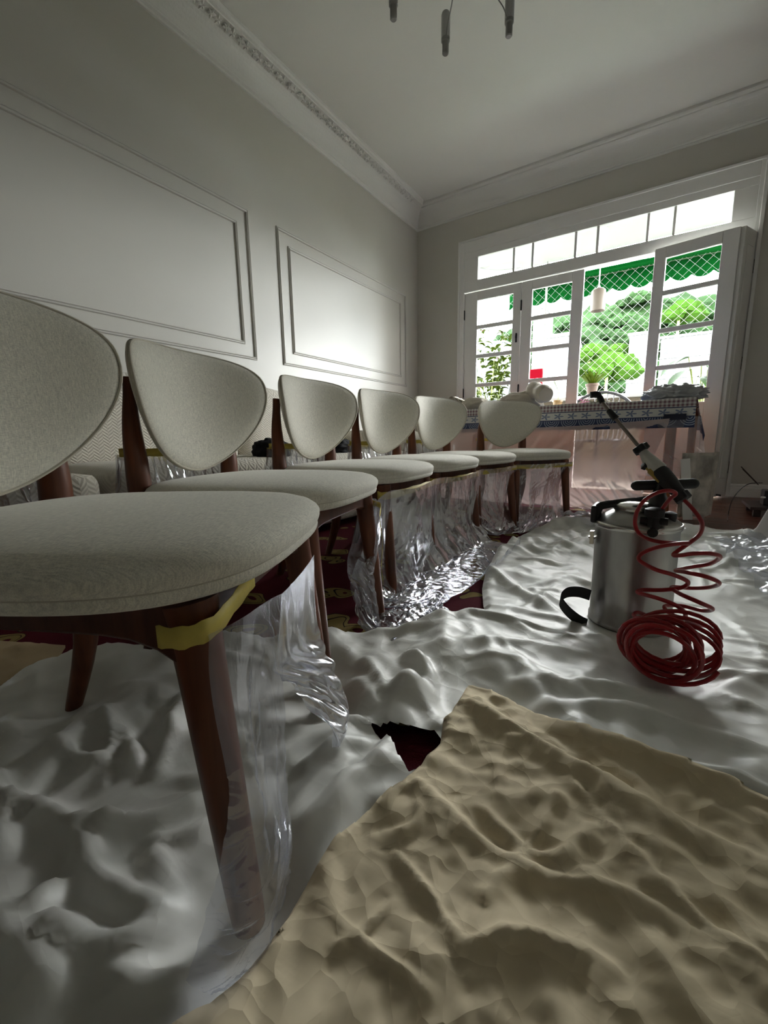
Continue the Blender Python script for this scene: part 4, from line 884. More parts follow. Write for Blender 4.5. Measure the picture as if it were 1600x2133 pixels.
def cloth_mat():
    m, t, b = new_mat('patterned_tablecloth'); b.inputs['Roughness'].default_value = .7
    tcn = t.nodes.new('ShaderNodeTexCoord'); uv = t.nodes.new('ShaderNodeUVMap'); sp = t.nodes.new('ShaderNodeSeparateXYZ'); t.links.new(uv.outputs[0], sp.inputs[0]); u, v = sp.outputs['X'], sp.outputs['Y']
    def mth(op, a, b_=None, c_=None):
        n = t.nodes.new('ShaderNodeMath'); n.operation = op
        for i, q in enumerate((a, b_, c_)):
            if q is None: continue
            if isinstance(q, (int, float)): n.inputs[i].default_value = q
            else: t.links.new(q, n.inputs[i])
        return n.outputs[0]
    def mix(f, a, c):
        n = t.nodes.new('ShaderNodeMix'); n.data_type = 'RGBA'; t.links.new(f, n.inputs[0])
        for i, q in ((6, a), (7, c)):
            if isinstance(q, tuple): n.inputs[i].default_value = (*q, 1)
            else: t.links.new(q, n.inputs[i])
        return n.outputs[2]
    W_ = (.62, .62, .60); N_ = (.022, .035, .10); B_ = (.16, .20, .32); P_ = (.20, .10, .13)
    gu = mth('GREATER_THAN', mth('FRACT', mth('MULTIPLY', u, 42.)), .5); gv = mth('GREATER_THAN', mth('FRACT', mth('MULTIPLY', v, 42.)), .5)
    ging = mix(mth('MULTIPLY', mth('ADD', gu, gv), .5), W_, P_)
    # motif band
    fu = mth('SUBTRACT', mth('FRACT', mth('MULTIPLY', u, 11.)), .5); fv = mth('MULTIPLY', mth('SUBTRACT', v, .085), 16.)
    a = mth('ARCTAN2', fv, fu); rr = mth('SQRT', mth('ADD', mth('MULTIPLY', fu, fu), mth('MULTIPLY', fv, fv)))
    pet = mth('LESS_THAN', rr, mth('MULTIPLY_ADD', mth('COSINE', mth('MULTIPLY', a, 5.)), .16, .22)); band = mix(pet, W_, B_)
    # scallops on navy
    fu2 = mth('MULTIPLY', mth('SUBTRACT', mth('FRACT', mth('MULTIPLY', u, 8.5)), .5), .1176); fv2 = mth('SUBTRACT', v, .118); r2 = mth('SQRT', mth('ADD', mth('MULTIPLY', fu2, fu2), mth('MULTIPLY', fv2, fv2)))
    ring = mth('MULTIPLY', mth('GREATER_THAN', mth('FRACT', mth('MULTIPLY', r2, 75.)), .62), mth('LESS_THAN', r2, .054)); nav = mix(ring, N_, (.30, .34, .42))
    col = mix(mth('GREATER_THAN', v, .055), ging, band); col = mix(mth('GREATER_THAN', v, .115), col, nav)
    ln = mth('LESS_THAN', mth('ABSOLUTE', mth('SUBTRACT', v, .056)), .003); col = mix(ln, col, N_); ln2 = mth('LESS_THAN', mth('ABSOLUTE', mth('SUBTRACT', v, .114)), .003); col = mix(ln2, col, N_)
    t.links.new(col, b.inputs['Base Color']); return m
# cloth: top sheet, front drop, right drop; v coordinate measured from the table edge
nx_, v_, f_, uvs = 120, [], [], []
prof = [(1, 0)] * 0
def cloth_pt(s, d):
    """s 0..1 along the table, d <0 on the top, >0 hanging"""
    x = TX0 - .02 + (TX1 + .03 - TX0) * s
    if d <= 0: return Vector((x, TY0 - d, TZ + .003 * math.sin(x * 9)))
    rip = .010 * math.sin(x * 17 + 2 * math.sin(x * 5)) * min(1, d / .1)
    return Vector((x, TY0 - .006 - .10 * d + rip, TZ - d))
ds = [-.86, -.6, -.3, -.12, -.04, -.01, 0, .006, .02, .05, .08, .11, .14, .17, .185]
for i in range(nx_ + 1):
    for d in ds: v_.append(cloth_pt(i / nx_, d)); uvs.append((i / nx_ * 1.85, abs(d) if d > 0 else abs(d)))
m_ = len(ds); f_ = [(i * m_ + j, (i + 1) * m_ + j, (i + 1) * m_ + j + 1, i * m_ + j + 1) for i in range(nx_) for j in range(m_ - 1)]
tc_ = mesh_obj('tablecloth', v_, f_, cloth_mat(), label='navy and white patterned cloth with gingham edge lying over the long table', category='tablecloth')
# hanging right corner
b0 = len(v_); cv = []; cu = []
for i in range(13):
    yy_ = TY0 - .006 + (TY1 - TY0) * i / 12
    for j in range(8):
        d = .20 * j / 7 * (1 + .35 * math.exp(-i / 1.6)); cv.append((TX1 + .012 + .05 * j / 7 + .012 * math.sin(i * 1.9) * j / 7, yy_ - .10 * d * math.exp(-i), TZ - d)); cu.append((yy_, d))
me = tc_.data; bm = bmesh.new(); bm.from_mesh(me); uvl = bm.loops.layers.uv.new('UVMap'); bm.verts.ensure_lookup_table()
for f in bm.faces:
    for l in f.loops: l[uvl].uv = uvs[l.vert.index]
nvs = [bm.verts.new(c) for c in cv]
for i in range(12):
    for j in range(7):
        ids = (i * 8 + j, (i + 1) * 8 + j, (i + 1) * 8 + j + 1, i * 8 + j + 1); f = bm.faces.new([nvs[k] for k in ids]); f.smooth = True
        for l, k in zip(f.loops, ids): l[uvl].uv = cu[k]
bm.to_mesh(me); bm.free(); so = tc_.modifiers.new('s', 'SOLIDIFY'); so.thickness = .0015
tg = mesh_obj('phone_pouch', *(lambda a, b: ([a, (b[0], a[1], a[2]), b, (a[0] - .01, b[1], b[2]), (a[0], a[1] + .012, a[2]), (b[0], a[1] + .012, a[2]), (b[0], b[1] + .012, b[2]), (a[0] - .01, b[1] + .012, b[2])], [(0, 1, 2, 3), (4, 7, 6, 5), (0, 4, 5, 1), (1, 5, 6, 2), (2, 6, 7, 3), (3, 7, 4, 0)]))(tuple(wy(1384, 863, TY0 - .035)), tuple(wy(1429, 874, TY0 - .035))), mat('navy_nylon', (.006, .009, .03), .5), smooth=False)
tg.name = 'navy_pocket'; attach(tg, tb_, True)
# objects lying on the table
CREAM = mat('cream_cotton', (.50, .45, .36), .85, nscale=6, namt=.06, bump=.1, bscale=300); GREY = mat('grey_plastic_heap', (.42, .43, .44), .35, nscale=5, namt=.2)
def roll(name, p0, p1, r, m, label, cat):
    p0, p1 = Vector(p0), Vector(p1); n = 26; k = 30; d = (p1 - p0); ax = d.normalized(); x = ax.cross(Vector((0, 0, 1))).normalized(); y = ax.cross(x) * -1; v = []
    for i in range(n + 1):
        t = i / n; rr = r * (1 - .22 * abs(2 * t - 1) ** 6) * (1 + .10 * math.sin(t * 9))
        for j in range(k):
            a = 2 * PI * j / k; q = 1 + .10 * mnoise.noise(Vector((math.cos(a) * 1.4, math.sin(a) * 1.4, t * 4))) + .04 * mnoise.noise(Vector((math.cos(a) * 5, math.sin(a) * 5, t * 9))); v.append(p0 + d * t + x * math.cos(a) * rr * q + y * math.sin(a) * rr * q)
    f = [(i * k + j, i * k + (j + 1) % k, (i + 1) * k + (j + 1) % k, (i + 1) * k + j) for i in range(n) for j in range(k)] + [tuple(range(k))[::-1], tuple(n * k + j for j in range(k))]
    ob = mesh_obj(name, v, f, m, label=label, category=cat); autosmooth(ob, 50); return ob
a = wy(1112, 815, 3.72); b_ = wy(1142, 828, 3.52); a.z = TZ + .13; b_.z = TZ + .075
roll('rolled_cushion', wy(1108, 812, 3.78), wy(1138, 822, 3.52), .066, CREAM, 'rolled cream cushion propped up on the table in front of the second door leaf', 'cushion')
p = wy(1085, 840, 3.75); lump('folded_cloth', (p.x, p.y, TZ + .006), (.17, .10, .085), CREAM, 3, 'loose cream cloth heaped beside the rolled cushion on the table', 'cloth', amp=.3, fr=1.5)
p = wy(990, 845, 3.70); lump('folded_cloth', (p.x, p.y, TZ + .006), (.12, .10, .075), CREAM, 8, 'low cream cloth heap on the table between the last two chair backs', 'cloth', amp=.2, fr=1.5)
p = wy(953, 840, 3.75); fb_ = MB()
for k in range(4):
    fb_.add([tuple(Vector((-.10 + .03 * k + .14 * t, .02 * k, .03 + .10 * math.sin(PI * t) * (1 - .15 * k) + .02 * (1 - t))) + Vector((0, w_, 0))) for t in [i / 10 for i in range(11)] for w_ in (-.07, .07)], [(i * 2, i * 2 + 2, i * 2 + 3, i * 2 + 1) for i in range(10)])
ob = fb_.build('linen_napkins', CREAM, label='fanned cream folds of cloth at the left end of the table behind the fifth chair', category='cloth', kind='stuff'); ob.location = (p.x, p.y, TZ + .01); so = ob.modifiers.new('s', 'SOLIDIFY'); so.thickness = .006
p = wy(1402, 832, 3.62); lump('plastic_heap', (p.x, p.y, TZ + .006), (.155, .12, .06), GREY, 12, 'crumpled grey-white plastic heap on the right end of the table', 'plastic heap', amp=.5, fr=2.6, subd=5)
# splattered sheet standing under the right end of the table
SPL = mat('paint_splattered_sheet', (.50, .46, .40), .8, nscale=9, namt=.5, bump=.2, bscale=60)
def curtain(name, pts, zt, zb, m, waves, amp, label, cat, nz=14, flare=0):
    P_ = spline(pts, 14); v = []; n = len(P_)
    for i, p in enumerate(P_):
        t = i / (n - 1); d = (P_[min(i + 1, n - 1)] - P_[max(i - 1, 0)]).normalized(); nn = Vector((d.y, -d.x, 0))
        for j in range(nz + 1):
            k = j / nz; z = zt + (zb - zt) * k; v.append(p + nn * (amp * math.sin(waves * 2 * PI * t + .6 * math.sin(5 * t)) * (.4 + .6 * k) + flare * k) + Vector((0, 0, z + .004 * math.sin(i * .9) * (k == 1))))
    f = [(i * (nz + 1) + j, (i + 1) * (nz + 1) + j, (i + 1) * (nz + 1) + j + 1, i * (nz + 1) + j + 1) for i in range(n - 1) for j in range(nz)]
    ob = mesh_obj(name, v, f, m, label=label, category=cat); so = ob.modifiers.new('s', 'SOLIDIFY'); so.thickness = .002; return ob
c0 = wz(1408, 1078); c1 = wz(1440, 1079); c2 = wz(1484, 1074)
curtain('splattered_sheet', [(c0.x, c0.y, 0), (c1.x, c1.y, 0), (c2.x, c2.y, 0)], .42, .006, SPL, 3, .018, 'paint-splattered whitish sheet hanging to the floor under the right end of the table', 'sheet')
MB().bar(wy(1428, 956, 3.42), wz(1432, 1079, .005), .045, .012).build('white_board', M['white'], label='narrow white board leaning upright in front of the splattered sheet', category='board', smooth=False) if False else None
p = wz(1432, 1082); q = wy(1427, 955, p.y + .02); MB().bar((p.x, p.y - .03, .003), (q.x, q.y - .03, q.z), .05, .010, (0, 1, 0)).build('leaning_board', M['white'], label='narrow white board leaning upright in front of the splattered sheet', category='board', smooth=False)
# ================================================================== right side bits
M['dkwood'] = mat('dark_stained_wood', (.03, .014, .01), .5)
p = wy(1606, 1040, 3.6); bx = empty('low_step', (p.x + .12, 3.72, 0), label='low dark wooden step at the right edge of the photograph beside the baseboard', category='step')
MB().box(-.22, .30, -.16, .20, .045, .065).build('step_top', M['dkwood'], bx, smooth=False, bevel=.003)
for sx in (-.18, .26):
    for sy in (-.12, .16): MB().box(sx - .018, sx + .018, sy - .018, sy + .018, 0, .045).build('leg', M['dkwood'], bx, smooth=False)
p = wy(1599, 1000, 3.72); dv = empty('black_device', (p.x + .03, 3.72, .065), label='small black box with cables on the low step at the right edge', category='device')
MB().box(-.045, .09, -.06, .06, 0, .10).build('case', M['black'], dv, smooth=False, bevel=.006)
for s in (-1, 1): MB().lathe([(.012, 0), (.014, .004), (.012, .010)], 12, (-.02 + .03 * s, -.062, .05)).build('knob', M['white'], dv)
cb_ = spline([wy(1588, 1006, 3.66), wy(1560, 1008, 3.6), wy(1540, 1022, 3.55), wy(1524, 1045, 3.5), wz(1517, 1072, .004), wz(1516, 1085, .004)], 8)
tag(MB().tube(cb_, .0028, 6).build('cable', M['black']), 'thin dark cable arching from the black box down to the wooden floor', 'cable')
tag(MB().tube([wy(1544, 972, 3.72), wy(1578, 1007, 3.68)], .003, 6).tube([wy(1547, 977, 3.72), wy(1580, 1010, 3.70)], .003, 6).build('thin_sticks', M['dkwood'], kind='stuff') , 'two thin dark rods leaning against the black box at the right edge', 'rods')
# white sheet over something low at the right edge
p = wz(1600, 1150); v = []; n = 48; rz_ = [(.02, .55), (.10, .54), (.155, .50), (.17, .42), (.185, .3), (.205, .18), (.23, .08), (.27, .012), (.30, .006)]
for r, z in rz_:
    for i in range(n):
        a_ = 2 * PI * i / n; k = 1 + (.10 * math.sin(7 * a_) + .06 * math.sin(13 * a_ + 1)) * (1 - z / .56); v.append((r * k * math.cos(a_), r * k * math.sin(a_), z))
f = [(j * n + i, j * n + (i + 1) % n, (j + 1) * n + (i + 1) % n, (j + 1) * n + i) for j in range(len(rz_) - 1) for i in range(n)] + [tuple(range(n))]
M['whites'] = mat('white_plastic_sheet', (.72, .72, .72), .3, bump=.2, bscale=20)
ob = mesh_obj('covered_stool', v, f, M['whites'], label='low object draped in a white sheet at the right edge of the photograph', category='draped stool'); ob.location = (p.x + .215, p.y + .05, .012)
# ================================================================== ceiling lamp
ch = empty('chandelier', (0, 0, 0), label='modern chandelier of frosted tubes on thin curved wires cut off by the top edge', category='chandelier')
M['frost'] = mat('frosted_tube', (.50, .50, .50), .4); M['chrome'] = mat('satin_metal', (.30, .30, .29), .35, metal=.8)
hub = wz(965, -150, 2.62); ch.location = (hub.x, hub.y, 2.62)
def rel(q): return Vector(q) - ch.location
for (px, py, dz) in [(820, 42, .0), (928, 114, .0), (1060, 77, .0), (1180, -60, .0), (760, -90, 0)]:
    bt = wz(px, py, 2.42); b0 = rel((bt.x, bt.y, 2.42))
    MB().lathe([(.012, 0), (.016, .004), (.016, .05), (.017, .052), (.021, .055), (.021, .068)], 16, b0).build('socket', M['chrome'], ch)
    MB().lathe([(.0205, .066), (.0215, .07), (.0215, .165), (.018, .175), (.008, .181)], 16, b0).build('frosted_tube', M['frost'], ch)
    MB().tube(spline([b0 + Vector((0, 0, .045)), b0 * .85 + Vector((0, 0, .06 + .0)), b0 * .5 + Vector((0, 0, .02)), b0 * .12 + Vector((0, 0, .10))], 8), .0028, 6).build('wire_arm', M['chrome'], ch)
MB().lathe([(.02, 0), (.04, .03), (.04, .12), (.01, .14), (.01, ZC - 2.64), (.06, ZC - 2.63), (.06, ZC - 2.62)], 24).build('stem', M['chrome'], ch)
# ================================================================== pressure sprayer
M['steel'] = mat('worn_stainless_steel', (.36, .35, .33), .30, metal=1, nscale=3, namt=.35, stretch=(3, 3, 1), bump=.05, bscale=30)
M['steelb'] = mat('bright_steel', (.55, .54, .51), .22, metal=1, nscale=6, namt=.2)
M['hose'] = mat('red_hose', (.30, .006, .010), .28, spec=.6); M['glove'] = mat('white_lever_plastic', (.55, .54, .50), .35)
TC = Vector((-.040, 1.335, .018)); TR = .102
tk = empty('pressure_sprayer', TC, label='stainless steel hand-pump sprayer tank standing on the white drop cloth', category='sprayer')
body = MB().lathe([(.001, .004), (TR - .004, .004), (TR, .0), (TR + .003, .003), (TR + .003, .016), (TR, .020), (TR - .001, .15), (TR, .276), (TR + .003, .280), (TR + .004, .290), (TR + .001, .296), (TR - .006, .300), (TR - .020, .312), (TR - .045, .326), (.04, .334), (.001, .336)], 64).build('tank', M['steel'], tk)
MB().lathe([(TR + .0035, .279), (TR + .0055, .283), (TR + .0055, .290), (TR + .0035, .294)], 64).build('top_band', M['steelb'], tk)
MB().lathe([(.058, .322), (.062, .330), (.060, .340), (.050, .346), (.030, .350), (.001, .351)], 40).build('lid', M['steelb'], tk)
# black carrying handle arched over the lid
hp = spline([(-.096, -.03, .298), (-.095, -.03, .322), (-.082, -.025, .335), (-.02, -.01, .345), (.03, .01, .354), (.05, .02, .350), (.055, .02, .33)], 8)
MB().tube(hp, .008, 10, flat=1.4).tube(spline([(-.095, .03, .325), (-.06, .045, .336), (.0, .05, .346), (.05, .04, .352)], 6), .007, 8).build('carry_handle', M['black'], tk)
MB().box(-.112, -.095, -.045, .045, .285, .334).build('handle_bracket', M['black'], tk, bevel=.006)
MB().lathe([(.020, .34), (.022, .36), (.016, .372), (.012, .40)], 20, (.045, -.02, 0)).build('pump_collar', M['black'], tk)
# pump rod and T handle
tb0 = wy(1315, 1012, 1.30) - TC; tb1 = wy(1456, 1007, 1.36) - TC; mid = (tb0 + tb1) / 2
MB().tube([(.020, .0, .345), (mid.x, mid.y, mid.z)], .006, 10).build('pump_rod', M['steelb'], tk)
dd = (tb1 - tb0).normalized(); pts = [tb0 + dd * t for t in (.0, .003, .008, .013)] + [tb1 - dd * t for t in (.013, .008, .003, 0)]
MB().tube(pts, [.004, .009, .0125, .0135, .0135, .0125, .009, .004], 16).build('pump_handle', M['blackm'], tk)
# valve
vb = wy(1362, 1085, 1.25) - TC
MB().lathe([(.012, -.03), (.015, -.02), (.015, .01), (.022, .012), (.022, .03), (.012, .034)], 14, vb).tube([vb + Vector((-.03, 0, .0)), vb + Vector((.03, 0, .0))], .009, 10).tube([vb + Vector((.0, -.02, -.028)), vb + Vector((.0, .02, -.02))], .012, 10).build('valve', M['blackm'], tk)
vb2 = wy(1395, 1078, 1.31) - TC; MB().lathe([(.014, -.012), (.016, .0), (.016, .012), (.006, .016)], 12, vb2).build('relief_cap', M['blackm'], tk)
MB().lathe([(.006, -.004), (.010, 0), (.010, .004)], 10, (-TR - .003, -.03, .24)).box(-TR - .008, -TR + .002, -.045, -.03, .225, .262).build('side_clip', M['steelb'], tk)
# black foot loop at the left of the base
def strap(pts, w, th):
    P_ = spline(pts, 8); b = MB(); v = []
    for i, p in enumerate(P_):
        for s, q in ((-1, 0), (1, 0), (1, 1), (-1, 1)):
            d = (P_[min(i + 1, len(P_) - 1)] - P_[max(i - 1, 0)]).normalized(); n = d.cross(Vector((.5, -.85, .15))).normalized(); v.append(p + Vector((.42, -.75, .5)).normalized() * s * w / 2 * .35 + n * (q - .5) * th + Vector((0, 0, s * w * .42)))
    b.add(v, [(i * 4 + k, i * 4 + (k + 1) % 4, i * 4 + 4 + (k + 1) % 4, i * 4 + 4 + k) for i in range(len(P_) - 1) for k in range(4)] + [(3, 2, 1, 0), tuple(len(v) - 4 + k for k in range(4))]); return b
sp_ = [wy(1230, 1240, 1.27), wy(1205, 1233, 1.25), wy(1180, 1235, 1.23), wy(1168, 1250, 1.22), wy(1180, 1270, 1.22), wy(1203, 1290, 1.23), wy(1222, 1300, 1.26)]
strap([q - TC for q in sp_], .030, .004).build('foot_strap', M['blackm'], tk)
# wand
wn = empty('spray_wand', wy(1405, 1000, 1.27), label='long thin spray wand with black grip resting diagonally against the pump handle', category='spray wand')
WP = [(1252, 835, 1.37), (1335, 935, 1.33), (1352, 958, 1.32), (1378, 985, 1.305), (1420, 1035, 1.28)]
P5 = [wy(*q) for q in WP]
MB().tube([P5[0], P5[1]], .0048, 10).build('lance_tube', mat('brushed_lance', (.30, .26, .23), .35, metal=.9), wn, world=True)
q1 = P5[0].lerp(P5[1], .12); q2 = P5[0].lerp(P5[1], .38)
MB().tube([q1.lerp(q2, .3), q1.lerp(q2, .35), q2, q2.lerp(P5[1], .02)], [.006, .008, .010, .007], 12).build('sleeve', M['blackm'], wn, world=True)
MB().tube(spline([P5[0].lerp(P5[1], .04), wy(1250, 828, 1.37), wy(1243, 822, 1.37), wy(1230, 823, 1.365)], 5), [.0075] * 8 + [.0095] * 4 + [.009] * 4, 12).build('nozzle', M['blackm'], wn, world=True)
def knob(c, ax, r, h, name, m, lobes=5):
    c = Vector(c); ax = Vector(ax).normalized(); x = ax.orthogonal().normalized(); y = ax.cross(x); n = 40; v = []
    for k, (s, q) in enumerate([(.75, -h / 2), (1, -h * .4), (1, h * .4), (.75, h / 2)]):
        for i in range(n):
            a_ = 2 * PI * i / n; rr = r * s * (1 + .16 * math.cos(lobes * a_)); v.append(c + x * math.cos(a_) * rr + y * math.sin(a_) * rr + ax * q)
    f = [(k * n + i, k * n + (i + 1) % n, (k + 1) * n + (i + 1) % n, (k + 1) * n + i) for k in range(3) for i in range(n)] + [tuple(range(n))[::-1], tuple(3 * n + i for i in range(n))]
    ob = mesh_obj(name, v, f, m, wn, world=True); autosmooth(ob, 50)
ax = P5[1] - P5[0]
knob(P5[1], ax, .018, .018, 'collar_nut', M['blackm'])
MB().tube([P5[1].lerp(P5[2], .2), P5[2], P5[2].lerp(P5[3], .8)], [.010, .017, .021], 14).build('valve_body', M['glove'], wn, world=True)
knob(wy(1344, 968, 1.315), Vector((1, .3, -.4)), .012, .012, 'lower_nut', M['blackm'])
MB().tube(spline([wy(1349, 975, 1.31), wy(1362, 985, 1.30), wy(1378, 1002, 1.29)], 5), [.006] * 3 + [.010] * 5 + [.009] * 3, 10).build('trigger', mat('yellow_lever', (.36, .25, .05), .45), wn, world=True)
MB().tube([P5[2].lerp(P5[3], .75), P5[3], P5[3].lerp(P5[4], .4), P5[4].lerp(P5[3], .15)], [.020, .0245, .0235, .018], 18, flat=.8).build('grip', M['blackm'], wn, world=True)
knob(P5[4], P5[4] - P5[3], .017, .022, 'hose_nut', M['blackm'])
# red hoses
HR = .0048
A = [(1372, 1078, 1.25), (1380, 1060, 1.25), (1395, 1040, 1.24), (1408, 1028, 1.235), (1392, 1022, 1.225), (1366, 1028, 1.215), (1340, 1045, 1.205), (1325, 1072, 1.20), (1325, 1100, 1.195), (1340, 1118, 1.19), (1370, 1128, 1.185), (1405, 1131, 1.18), (1436, 1131, 1.175)]
B = [(1424, 1040, 1.275), (1445, 1062, 1.25), (1462, 1088, 1.22), (1458, 1112, 1.19), (1436, 1131, 1.168), (1404, 1154, 1.16)]
hs = empty('coiled_hose', (.03, 1.15, 0), label='red coiled air hose looping down from the wand and piled beside the steel tank', category='hose')
def helix_px(L):      # waypoints given by image position and depth
    return [wy(*q) for q in L]
RC = [(1414, 1157, 1.15), (1445, 1153, 1.13), (1480, 1153, 1.13), (1500, 1160, 1.16), (1480, 1174, 1.22), (1440, 1181, 1.24), (1408, 1188, 1.20), (1430, 1192, 1.13), (1470, 1201, 1.12), (1498, 1214, 1.14), (1480, 1223, 1.20), (1440, 1225, 1.23), (1400, 1223, 1.20), (1415, 1236, 1.13), (1455, 1254, 1.11), (1484, 1268, 1.13), (1465, 1272, 1.18), (1420, 1262, 1.2), (1385, 1263, 1.17), (1400, 1280, 1.12), (1445, 1295, 1.10), (1472, 1304, 1.11), (1450, 1300, 1.15), (1400, 1290, 1.17), (1360, 1300, 1.14)]
LC = [(1436, 1131, 1.16), (1400, 1134, 1.14), (1362, 1142, 1.13), (1336, 1154, 1.13), (1333, 1168, 1.12), (1365, 1186, 1.11), (1405, 1198, 1.12), (1433, 1212, 1.14), (1420, 1224, 1.16), (1380, 1229, 1.15), (1338, 1229, 1.14), (1330, 1235, 1.12), (1370, 1246, 1.10), (1410, 1262, 1.10), (1428, 1282, 1.12), (1410, 1296, 1.15), (1370, 1290, 1.15), (1330, 1276, 1.13), (1322, 1284, 1.11), (1350, 1296, 1.09), (1400, 1306, 1.10), (1420, 1320, 1.12)]
MB().tube(spline(helix_px(A), 7), HR, 10).build('hose_segment', M['hose'], hs, world=True)
MB().tube(spline(helix_px(B + RC), 7), HR, 10).build('hose_segment', M['hose'], hs, world=True)
MB().tube(spline(helix_px(LC), 7), HR, 10).build('hose_segment', M['hose'], hs, world=True)
# the pile: many turns of the coil slumped on the cloth
pc = wy(1372, 1346, 1.035); rr_ = .060; pp = []
hd = Vector((pc.x, pc.y, 0)).normalized(); sd = Vector((hd.y, -hd.x, 0))
for i in range(9 * 26):
    t = i / 26; a_ = 2 * PI * t + 1.2; off = (t - 4.5) * .0095; R_ = rr_ * (1 + .08 * math.sin(t * 2.3)); tilt = .18 * math.sin(t * 1.9)
    q = pc + sd * (math.cos(a_) * R_ + .012 * math.sin(t * 1.3)) + Vector((0, 0, 1)) * (math.sin(a_) * R_ * .92 + .008 * math.sin(t * 2.1 + 1)) + hd * (off + tilt * math.sin(a_) * .06)
    q.z = max(q.z, .024 + .003 * math.sin(t * 3)); pp.append(q)
MB().tube(pp, HR, 8).build('hose_segment', M['hose'], hs, world=True)
pp2 = []
for i in range(4 * 24):
    t = i / 24; a_ = 2 * PI * t; q = pc + sd * (math.cos(a_) * .078 + .028) + Vector((0, 0, 1)) * (math.sin(a_) * .045 + .028 - .010 * t) + hd * (.02 + .035 * math.sin(a_ + .6) - .01 * t); q.z = max(q.z, .028); pp2.append(q)
MB().tube(pp2, HR, 8).build('hose_segment', M['hose'], hs, world=True)
# ================================================================== plastic sheeting
def pt3(q):
    if isinstance(q, Vector): return q
    if len(q) == 2: return wz(q[0], q[1], .03)
    return wy(*q)
def resample(P_, n):
    P_ = [Vector(p) for p in P_]; L = [0]
    for i in range(1, len(P_)): L.append(L[-1] + (P_[i] - P_[i - 1]).length)
    out = []
    for k in range(n):
        s = L[-1] * k / (n - 1); i = 1
        while i < len(L) - 1 and L[i] < s: i += 1
        t = (s - L[i - 1]) / max(1e-9, L[i] - L[i - 1]); out.append(P_[i - 1].lerp(P_[i], min(1, max(0, t))))
    return out
def film(rows, nu, nv, slack, amp, seed, m, label, pin='top', iters=60, scale=11, group=None, name='plastic_sheet', sq=.6, g=.0002):
    R_ = [resample(spline([pt3(q) for q in r], 10) if len(r) > 2 else [pt3(q) for q in r], nu) for r in rows]
    cols = [resample(spline([r[i] for r in R_], 10) if len(R_) > 2 else [r[i] for r in R_], nv) for i in range(nu)]
    X = np.array([[list(cols[i][j]) for i in range(nu)] for j in range(nv)])
    du = np.gradient(X, axis=1); dv = np.gradient(X, axis=0); N_ = np.cross(du, dv); N_ /= np.linalg.norm(N_, axis=-1, keepdims=True) + 1e-9
    lu = np.linalg.norm(du, axis=-1).cumsum(1); lv = np.linalg.norm(dv, axis=-1).cumsum(0)
    rx = np.linalg.norm(np.diff(X, axis=1, append=X[:, -1:] * 2 - X[:, -2:-1]), axis=-1); ry = np.linalg.norm(np.diff(X, axis=0, append=X[-1:] * 2 - X[-2:-1]), axis=-1)
    h = np.zeros(X.shape[:2])
    for q in range(4):      # crossing creases
        th = (.15, 1.25, -.5, 2.2)[q]; lam = (1., .8, .6, .5)[q] / scale * 1.2; u_ = (lu * math.cos(th) + lv * math.sin(th) * (.55 if q == 0 else 1)) / lam + 1.4 * fbm(lu * scale * .6 + q, lv * scale * .5, 2, seed + q)
        h += lam * .22 * (1 - np.abs(2 * (u_ % 1) - 1)) ** 1.2 * np.clip(2.4 * vnoise(lu * scale * .7 + 4 * q, lv * scale * .6, seed + 9 + q) - .8, 0, 1)
    h += .6 * fbm(lu * scale * .35, lv * scale * .3, 2, seed + 40) / scale
    env = np.ones(X.shape[:2]); jj = np.arange(nv)[:, None] / (nv - 1); env = np.minimum(1, jj * 6 + .05)
    X = X + N_ * (h * amp * 2.4 * env)[..., None]
    k = slack * (.4 + 1.2 * vnoise(lu * scale * .4, lv * scale * .4, seed + 70))
    pins = np.zeros(X.shape[:2], bool); pins[0] = True
    if pin in ('both', 'all'): pins[-1] = True
    if pin == 'all': pins[:, 0] = True; pins[:, -1] = True
    ext = np.linalg.norm(np.diff(X, axis=1, append=X[:, -1:] * 2 - X[:, -2:-1]), axis=-1); eyt = np.linalg.norm(np.diff(X, axis=0, append=X[-1:] * 2 - X[-2:-1]), axis=-1)
    X = relax(X, ext * sq + rx * (1 - sq) * (1 + k), eyt * sq + ry * (1 - sq) * (1 + k), iters, pins=pins, floor=.024, g=g, bend=.03, damp=.9, fric=.2)
    return grid_mesh(name, X, np.ones(X.shape[:2], bool), m, label=label, category='plastic sheet', group=group)
def chw(i, x, y, z):
    cx, cy, a_ = CH[i]; a_ = math.radians(a_); return Vector((cx + x * math.cos(a_) - y * math.sin(a_), cy + x * math.sin(a_) + y * math.cos(a_), z))
G = 'clear plastic sheeting around the chairs'
